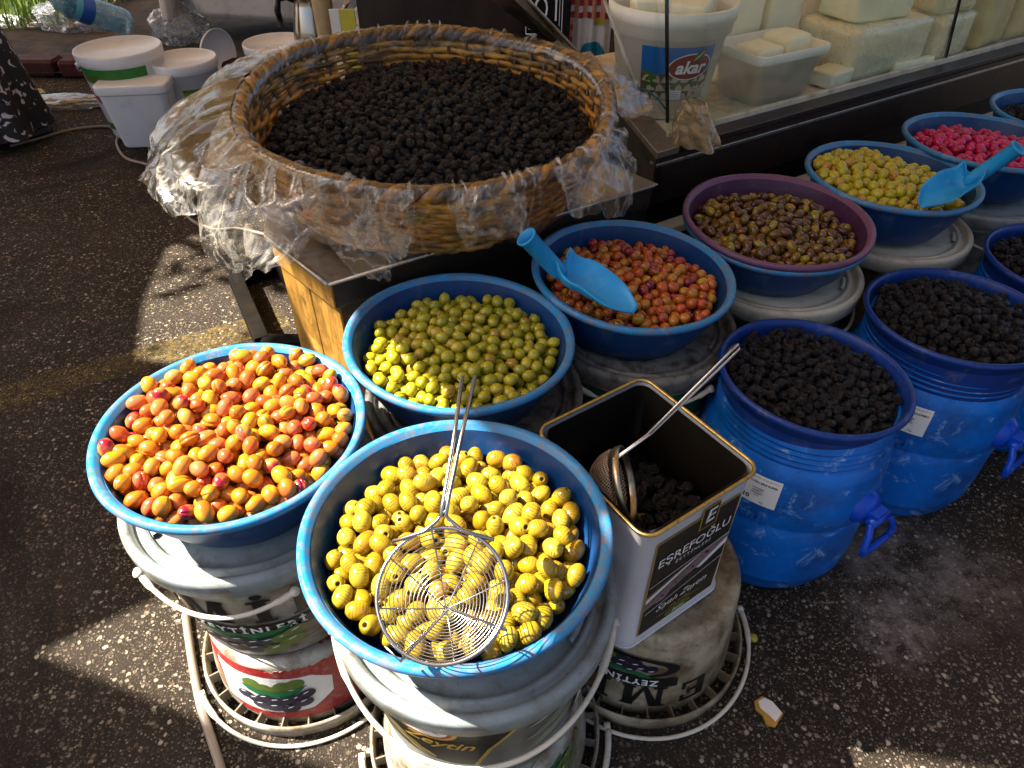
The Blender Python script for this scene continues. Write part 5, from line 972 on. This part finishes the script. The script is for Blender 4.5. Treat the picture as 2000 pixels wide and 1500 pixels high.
for i in range(3): a = 2*PI*i/3+.4; MB().tube([(.14*math.cos(a), .14*math.sin(a), 0), (.10*math.cos(a), .10*math.sin(a), .268)], .007, 6).build('leg', BLK, sr)
MB().lathe([(0, .18), (.05, .18), (.06, .2), (.06, .25), (.0, .255)], 24).build('burner', BLK, sr)
pl = thing('wooden_pole', 'rough pale wooden pole rising behind the basket', 'pole', (*W(650, 100, .42)[:2], 0)); MB().tube([(0, 0, 0), (-.01, 0, .5), (-.03, .01, 1.2), (-.05, 0, 2.4)], [.040, .038, .037, .035], 14).build('shaft', wood('peeled pole wood', (.34, .24, .11), (.52, .40, .22), .6, (.2, .12, .05), (1, 1, .15), 20, .4), pl)
# dark boards, sign and checked cloth behind the basket
PAN = wood('black scuffed panel', (.018, .012, .010), (.045, .032, .028), .35, (.01, .008, .008), (1, 1, .25), 8, .5); PX = W(752, 60, .5)
bd = thing('black_crate', 'scuffed black plastic crate side standing behind the basket', 'crate', (-.55, 2.72, 0), .04); MB().box(0, .66, 0, .03, 0, .80).build('front_panel', PAN, bd, bevel=.004); MB().box(0, .03, .03, .4, 0, .80).build('side_panel', PAN, bd, bevel=.004); MB().box(.63, .66, .03, .4, 0, .80).build('side_panel', PAN, bd, bevel=.004)
yb = thing('yellow_board', 'narrow yellow and white board edge beside the black crate', 'board', (-.60, 2.74, 0), .04); MB().box(-.02, .035, 0, .012, 0, .60).build('panel', flat('yellow board', (.55, .50, .05), .5), yb); MB().box(-.055, -.021, 0, .012, .30, .60).build('white_strip', INKW, yb)
sb = thing('steel_strut', 'diagonal dark steel strut with worn edges running behind the basket', 'strut', (0, 0, 0)); DST = metal('dark strut steel', (.16, .13, .11), .35, 14, (.03, .02, .015), .8)
for (a, b2), nm in ((((985, 0), (1062, 62)), 'flange'), (((1030, 0), (1105, 78)), 'flange')): MB().tube([W(*a, .86)+(W(*a, .86)-W(*b2, .70))*.5, W(*b2, .70), W(*b2, .70)+(W(*b2, .70)-W(*a, .86))*.5], .005, 6).build(nm, ALU if nm == 'x' else STL, sb)
q0, q1, q2, q3 = W(985, 0, .855), W(1062, 62, .695), W(1105, 78, .695), W(1030, 0, .855); e0 = q0-q1
MB().add([q0+e0*.5, q1-e0*.5, q2-e0*.5, q3+e0*.5, q0+e0*.5-Z*.02, q1-e0*.5-Z*.02, q2-e0*.5-Z*.02, q3+e0*.5-Z*.02], [(0, 1, 2, 3), (7, 6, 5, 4), (0, 4, 5, 1), (1, 5, 6, 2), (2, 6, 7, 3), (3, 7, 4, 0)], 0, False).build('web', DST, sb)
sg = thing('chalk_sign', 'black sign board with white frame lines and letters behind the glass case corner', 'sign', (.035, 2.62, .0), -.08); MB().box(0, .165, 0, .02, .1, 1.0).build('board', PAN if False else BLK, sg)
_sm = pmapper((.075, -.0, .66), (1, 0, 0), (0, 0, 1), (0, -1, 0)); d = Decal(lambda s_, t_, off: _sm(s_*.62, t_*1.1, off))
for (x_, y_, w_, h_) in ((0, -.10, .20, .004), (.10, .05, .004, .30), (-.10, .05, .004, .30), (-.06, -.085, .05, .003), (.085, .0, .003, .15), (.06, -.085, .05, .003)): d.rect(w_, h_, INKW, x=x_, y=y_, off=.001)
d.text('O I', .10, INKW, x=.01, y=-.03, off=.001); d.build('chalk_lettering', sg)
ck = thing('checked_cloth', 'red and white checked cloth with a white and blue printed bag front below it', 'cloth', (.205, 2.66, .09), -.05); ck.scale = (.48, 1, .64)
WH2 = flat('white cloth', (.6, .58, .55), .7); RC = flat('red check', (.28, .02, .015), .8); PC = flat('pink check', (.5, .22, .14), .8); MB().grid(lambda u, v: Vector((u*.30, .008*math.sin(u*21), .30+v*.75)), 40, 4).build('cloth_sheet', WH2, ck, solid=.003)
d = Decal(lambda s_, t_, off: Vector((.15+s_, .008*math.sin((.15+s_)/.30*21)-.002-off, .80+t_)))
for i in range(10):
    for j in range(7):
        if (i+j) % 2 == 0 or j % 2 == 0: d.rect(.031, .031, RC if (j % 2 == 0 and i % 2 == 0) else PC, x=-.14+.031*i, y=.0+.031*j)
for j in range(12): d.rect(.02, .031, RC if j % 2 else PC, x=-.14, y=-.031*(j+1))
d.rect(.08, .03, flat('mustard tag', (.35, .28, .02), .5), x=.06, y=-.03); d.ell(.10, .09, flat('teal print', (.01, .16, .25), .4, 0, .5, 8), x=.02, y=-.22); d.ell(.05, .04, INK, x=-.02, y=-.24); d.build('printed_pattern', ck)
dk = thing('dark_tarp', 'dark tarpaulin hanging behind the kettle and the white bag', 'tarpaulin', (-.95, 5.4, 0)); MB().grid(lambda u, v: Vector((u*2.6, .05*math.sin(u*17)+.03*math.sin(u*40+v), v*1.9)), 60, 6).build('sheet', flat('dark tarp', (.012, .012, .014), .6), dk)

# cables
CBL = flat('grey cable', (.22, .17, .13), .5)
def cable(label, pts, r=.006):
    P = [W(x, y, r) for x, y in pts]; out = []
    for i in range(len(P)-1):
        a, b_, c_, d_ = P[max(i-1, 0)], P[i], P[i+1], P[min(i+2, len(P)-1)]
        for k in range(6): t_ = k/6; out.append(.5*((2*b_)+(c_-a)*t_+(2*a-5*b_+4*c_-d_)*t_*t_+(3*b_-a-3*c_+d_)*t_**3))
    out.append(P[-1]); return tag(MB().tube(out, r, 8).build('cable', CBL), label, 'cable')
cable('pale cable running from the skirt past the square tub and under the plastic flap', [(20, 285), (70, 272), (140, 253), (205, 247), (232, 258), (228, 280), (245, 308), (290, 322), (360, 345), (385, 375), (365, 400), (372, 428), (420, 448), (470, 447), (560, 470)])
cable('short pale cable at the left edge beside the soil', [(-20, 100), (15, 105), (18, 85), (2, 70), (-15, 62)])
cable('yellowed strap cable hanging down beside the left bucket stack', [(362, 1200), (375, 1290), (390, 1370), (405, 1420), (425, 1480), (440, 1530)], .0075).name = 'strap'
# ground scraps
pp = thing('bread_scrap', 'torn scrap with a white top and yellow crumbly edge on the asphalt', 'scrap', W(1500, 1392, 0), .0)
def tri(pts, z0, z1, nm, m_): prism(MB(), [Vector((a, b_, 0)) for a, b_ in pts], z0, z1).build(nm, m_, pp, bevel=.001)
tri([(-.020, .018), (-.004, .026), (.010, .018), (.024, -.004), (.004, -.026), (-.010, -.022), (-.012, -.006), (-.021, .004)], .0005, .007, 'crumb', flat('yellow crumb', (.40, .20, .02), .8, 0, .5, 120, .8)); tri([(-.015, .016), (-.002, .022), (.010, .015), (.021, -.004), (.006, -.019), (-.002, -.008), (-.014, .004)], .0072, .010, 'white_top', flat('white icing', (.66, .58, .52), .6))
def blob(name, label, px, py, s, col, seed):
    bm = bmesh.new(); bmesh.ops.create_icosphere(bm, subdivisions=3, radius=1)
    for q in bm.verts: q.co *= 1-.25*abs(noise.noise(q.co*2+Vector((seed, 0, 0))))*2
    me = bpy.data.meshes.new(name); bm.to_mesh(me); bm.free(); me.materials.append(flat(name+' skin', col, .4)); me.polygons.foreach_set('use_smooth', [True]*len(me.polygons)); o = bpy.data.objects.new(name, me); COL.objects.link(o); p = W(px, py, 0); o.location = (p.x, p.y, s[2]*.8); o.scale = s; tag(o, label, 'scrap')
blob('squashed_olive', 'squashed yellow olive on the asphalt right of the cream bucket', 1470, 1248, (.009, .010, .006), (.36, .29, .01), 2)
blob('orange_scrap', 'small orange scrap on the asphalt below the squashed olive', 1457, 1296, (.004, .008, .003), (.45, .17, .01), 5)
for i, (x, y) in enumerate(((150, 1172), (690, 1390), (740, 1350), (1180, 1345), (1995, 1090))):
    if i in (3,): blob('dry_leaf', 'small brown leaf on the asphalt beside the cream upturned bucket', 1165, 1400, (.009, .006, .002), (.2, .08, .02), 8)

# ---------------------------------------------------------------- PEOPLE (mostly outside the picture)
def person(label, loc, rz_, feet, skin=(.45, .28, .2), cloth=(.01, .01, .012), skirt=None):
    root = thing('person', label, 'person', loc, rz_)
    J = {'pel': (0, 0, .95, .14, .11), 'sp': (0, 0, 1.15, .13, .10), 'ch': (0, .0, 1.35, .16, .11), 'nk': (0, 0, 1.48, .055, .055), 'hd0': (0, .0, 1.56, .075, .085), 'hd1': (0, .0, 1.66, .07, .08)}
    E_ = [('pel', 'sp'), ('sp', 'ch'), ('ch', 'nk'), ('nk', 'hd0'), ('hd0', 'hd1')]
    for s_, n in ((1, 'r'), (-1, 'l')):
        fx, fy = feet[0 if s_ > 0 else 1]
        J['hip'+n] = (.09*s_, 0, .88, .09, .09); J['kn'+n] = (.10*s_+fx*.5, fy*.5, .50, .06, .06); J['an'+n] = (.10*s_+fx, fy, .10, .042, .042)
        J['sh'+n] = (.18*s_, 0, 1.40, .06, .06); J['el'+n] = (.24*s_, -.02, 1.13, .042, .042); J['wr'+n] = (.24*s_, .10, .92, .028, .028); J['ha'+n] = (.23*s_, .16, .86, .035, .02)
        E_ += [('pel', 'hip'+n), ('hip'+n, 'kn'+n), ('kn'+n, 'an'+n), ('ch', 'sh'+n), ('sh'+n, 'el'+n), ('el'+n, 'wr'+n), ('wr'+n, 'ha'+n)]
    ks = list(J); me = bpy.data.meshes.new('body'); me.from_pydata([J[k][:3] for k in ks], [(ks.index(a), ks.index(b_)) for a, b_ in E_], []); me.materials.append(flat('clothes '+label[:12], cloth, .8))
    o = bpy.data.objects.new('body', me); link(o, root); md = o.modifiers.new('skin', 'SKIN'); md.use_smooth_shade = True
    for i, k in enumerate(ks): me.skin_vertices[0].data[i].radius = J[k][3:]; me.skin_vertices[0].data[i].use_root = k == 'pel'
    o.modifiers.new('sub', 'SUBSURF').levels = 2
    hr = MB(); hr.lathe([(0, .145), (.05, .135), (.085, .09), (.10, .03), (.098, -.04), (.08, -.09)], 24, M=Matrix.Translation((0, -.015, 1.61))); hr.build('headwear', flat('scarf '+label[:9], (.05, .03, .03), .8), root)
    return root
# sneaker person at right
pr = person('person in black clothes and black sneakers at the right edge', (1.27, .80, 0), math.radians(65), ((0, 0), (0, 0)))
SHO = flat('black mesh shoe', (.012, .012, .013), .7, 0, .5, 300, .5); SOL = flat('grey shoe sole', (.10, .09, .09), .6)
def shoe(root, ox, oy, rz_):
    sec = [(-.075, .030, .05), (-.04, .036, .075), (.0, .036, .085), (.04, .038, .065), (.09, .044, .048), (.14, .046, .040), (.175, .038, .030), (.195, .018, .018)]
    M_ = Matrix.Translation((ox, oy, 0))@Matrix.Rotation(rz_, 4, 'Z'); v = []; n = 12
    for y, w_, h_ in sec: v += [M_@Vector((w_*math.cos(PI*i/(n-1)), y, .022+h_*math.sin(PI*i/(n-1))**.8)) for i in range(n)]
    mb = MB(); mb.add(v, [(j*n+i, j*n+i+1, (j+1)*n+i+1, (j+1)*n+i) for j in range(len(sec)-1) for i in range(n-1)]); up_ = mb.build('sneaker', SHO, root)
    v = []; 
    for y, w_, h_ in sec: v += [M_@Vector((a*(w_+.004), y, z)) for a, z in ((-1, .002), (-1.03, .026), (1.03, .026), (1, .002))]
    mb = MB(); mb.add(v, [(j*4+i, (j+1)*4+i, (j+1)*4+(i+1) % 4, j*4+(i+1) % 4) for j in range(len(sec)-1) for i in range(4)]+[(3, 2, 1, 0), tuple(range(len(v)-4, len(v)))], 0, False); mb.build('sole', SOL, up_, bevel=.002)
    MB().tube([M_@Vector((-.0475, .02, .035)), M_@Vector((-.047, .08, .05)), M_@Vector((-.036, .13, .050)), M_@Vector((-.01, .165, .046))], .0012, 5).build('stitching', SOL, up_)
shoe(pr, .10, 0, 0); shoe(pr, -.10, 0, 0)
# woman in patterned skirt at left
pw = person('person in a long black skirt with white scroll pattern at the left edge', (-2.36, 3.10, 0), math.radians(-40), ((0, 0), (0, 0)), cloth=(.02, .02, .02))
m, t, b, o = nt('scroll print skirt'); wv = N(t, 'ShaderNodeTexWave', i_Scale=6, i_Distortion=14, i_Detail=1.5); wv.inputs['Detail Scale'].default_value = 2.2; wv.wave_type = 'RINGS'; t.links.new(N(t, 'ShaderNodeTexCoord').outputs['Object'], wv.inputs['Vector'])
l1 = ramp(t, wv.outputs['Fac'], [(.70, 0.0), (.76, 1.0)]); l2 = ramp(t, ntex(t, 26, 2, .5), [(.50, 0.0), (.54, 1.0)]); t.links.new(mix(t, mul(l1, l2), (.010, .010, .012), (.50, .46, .50)), b.inputs['Base Color']); b.inputs['Roughness'].default_value = .8
mb = MB(); mb.grid(lambda u, v: (lambda a, r: Vector((r*math.cos(a), r*math.sin(a)*.8, .06+.92*(1-v))))(2*PI*u, (.15+.17*v**.8)*(1+.07*v*math.sin(9*2*PI*u)+.04*v*math.sin(5*2*PI*u+2))), 90, 20, wrap=True); mb.build('skirt', m, pw)
shoe(pw, .10, .02, 0); shoe(pw, -.10, .02, 0)
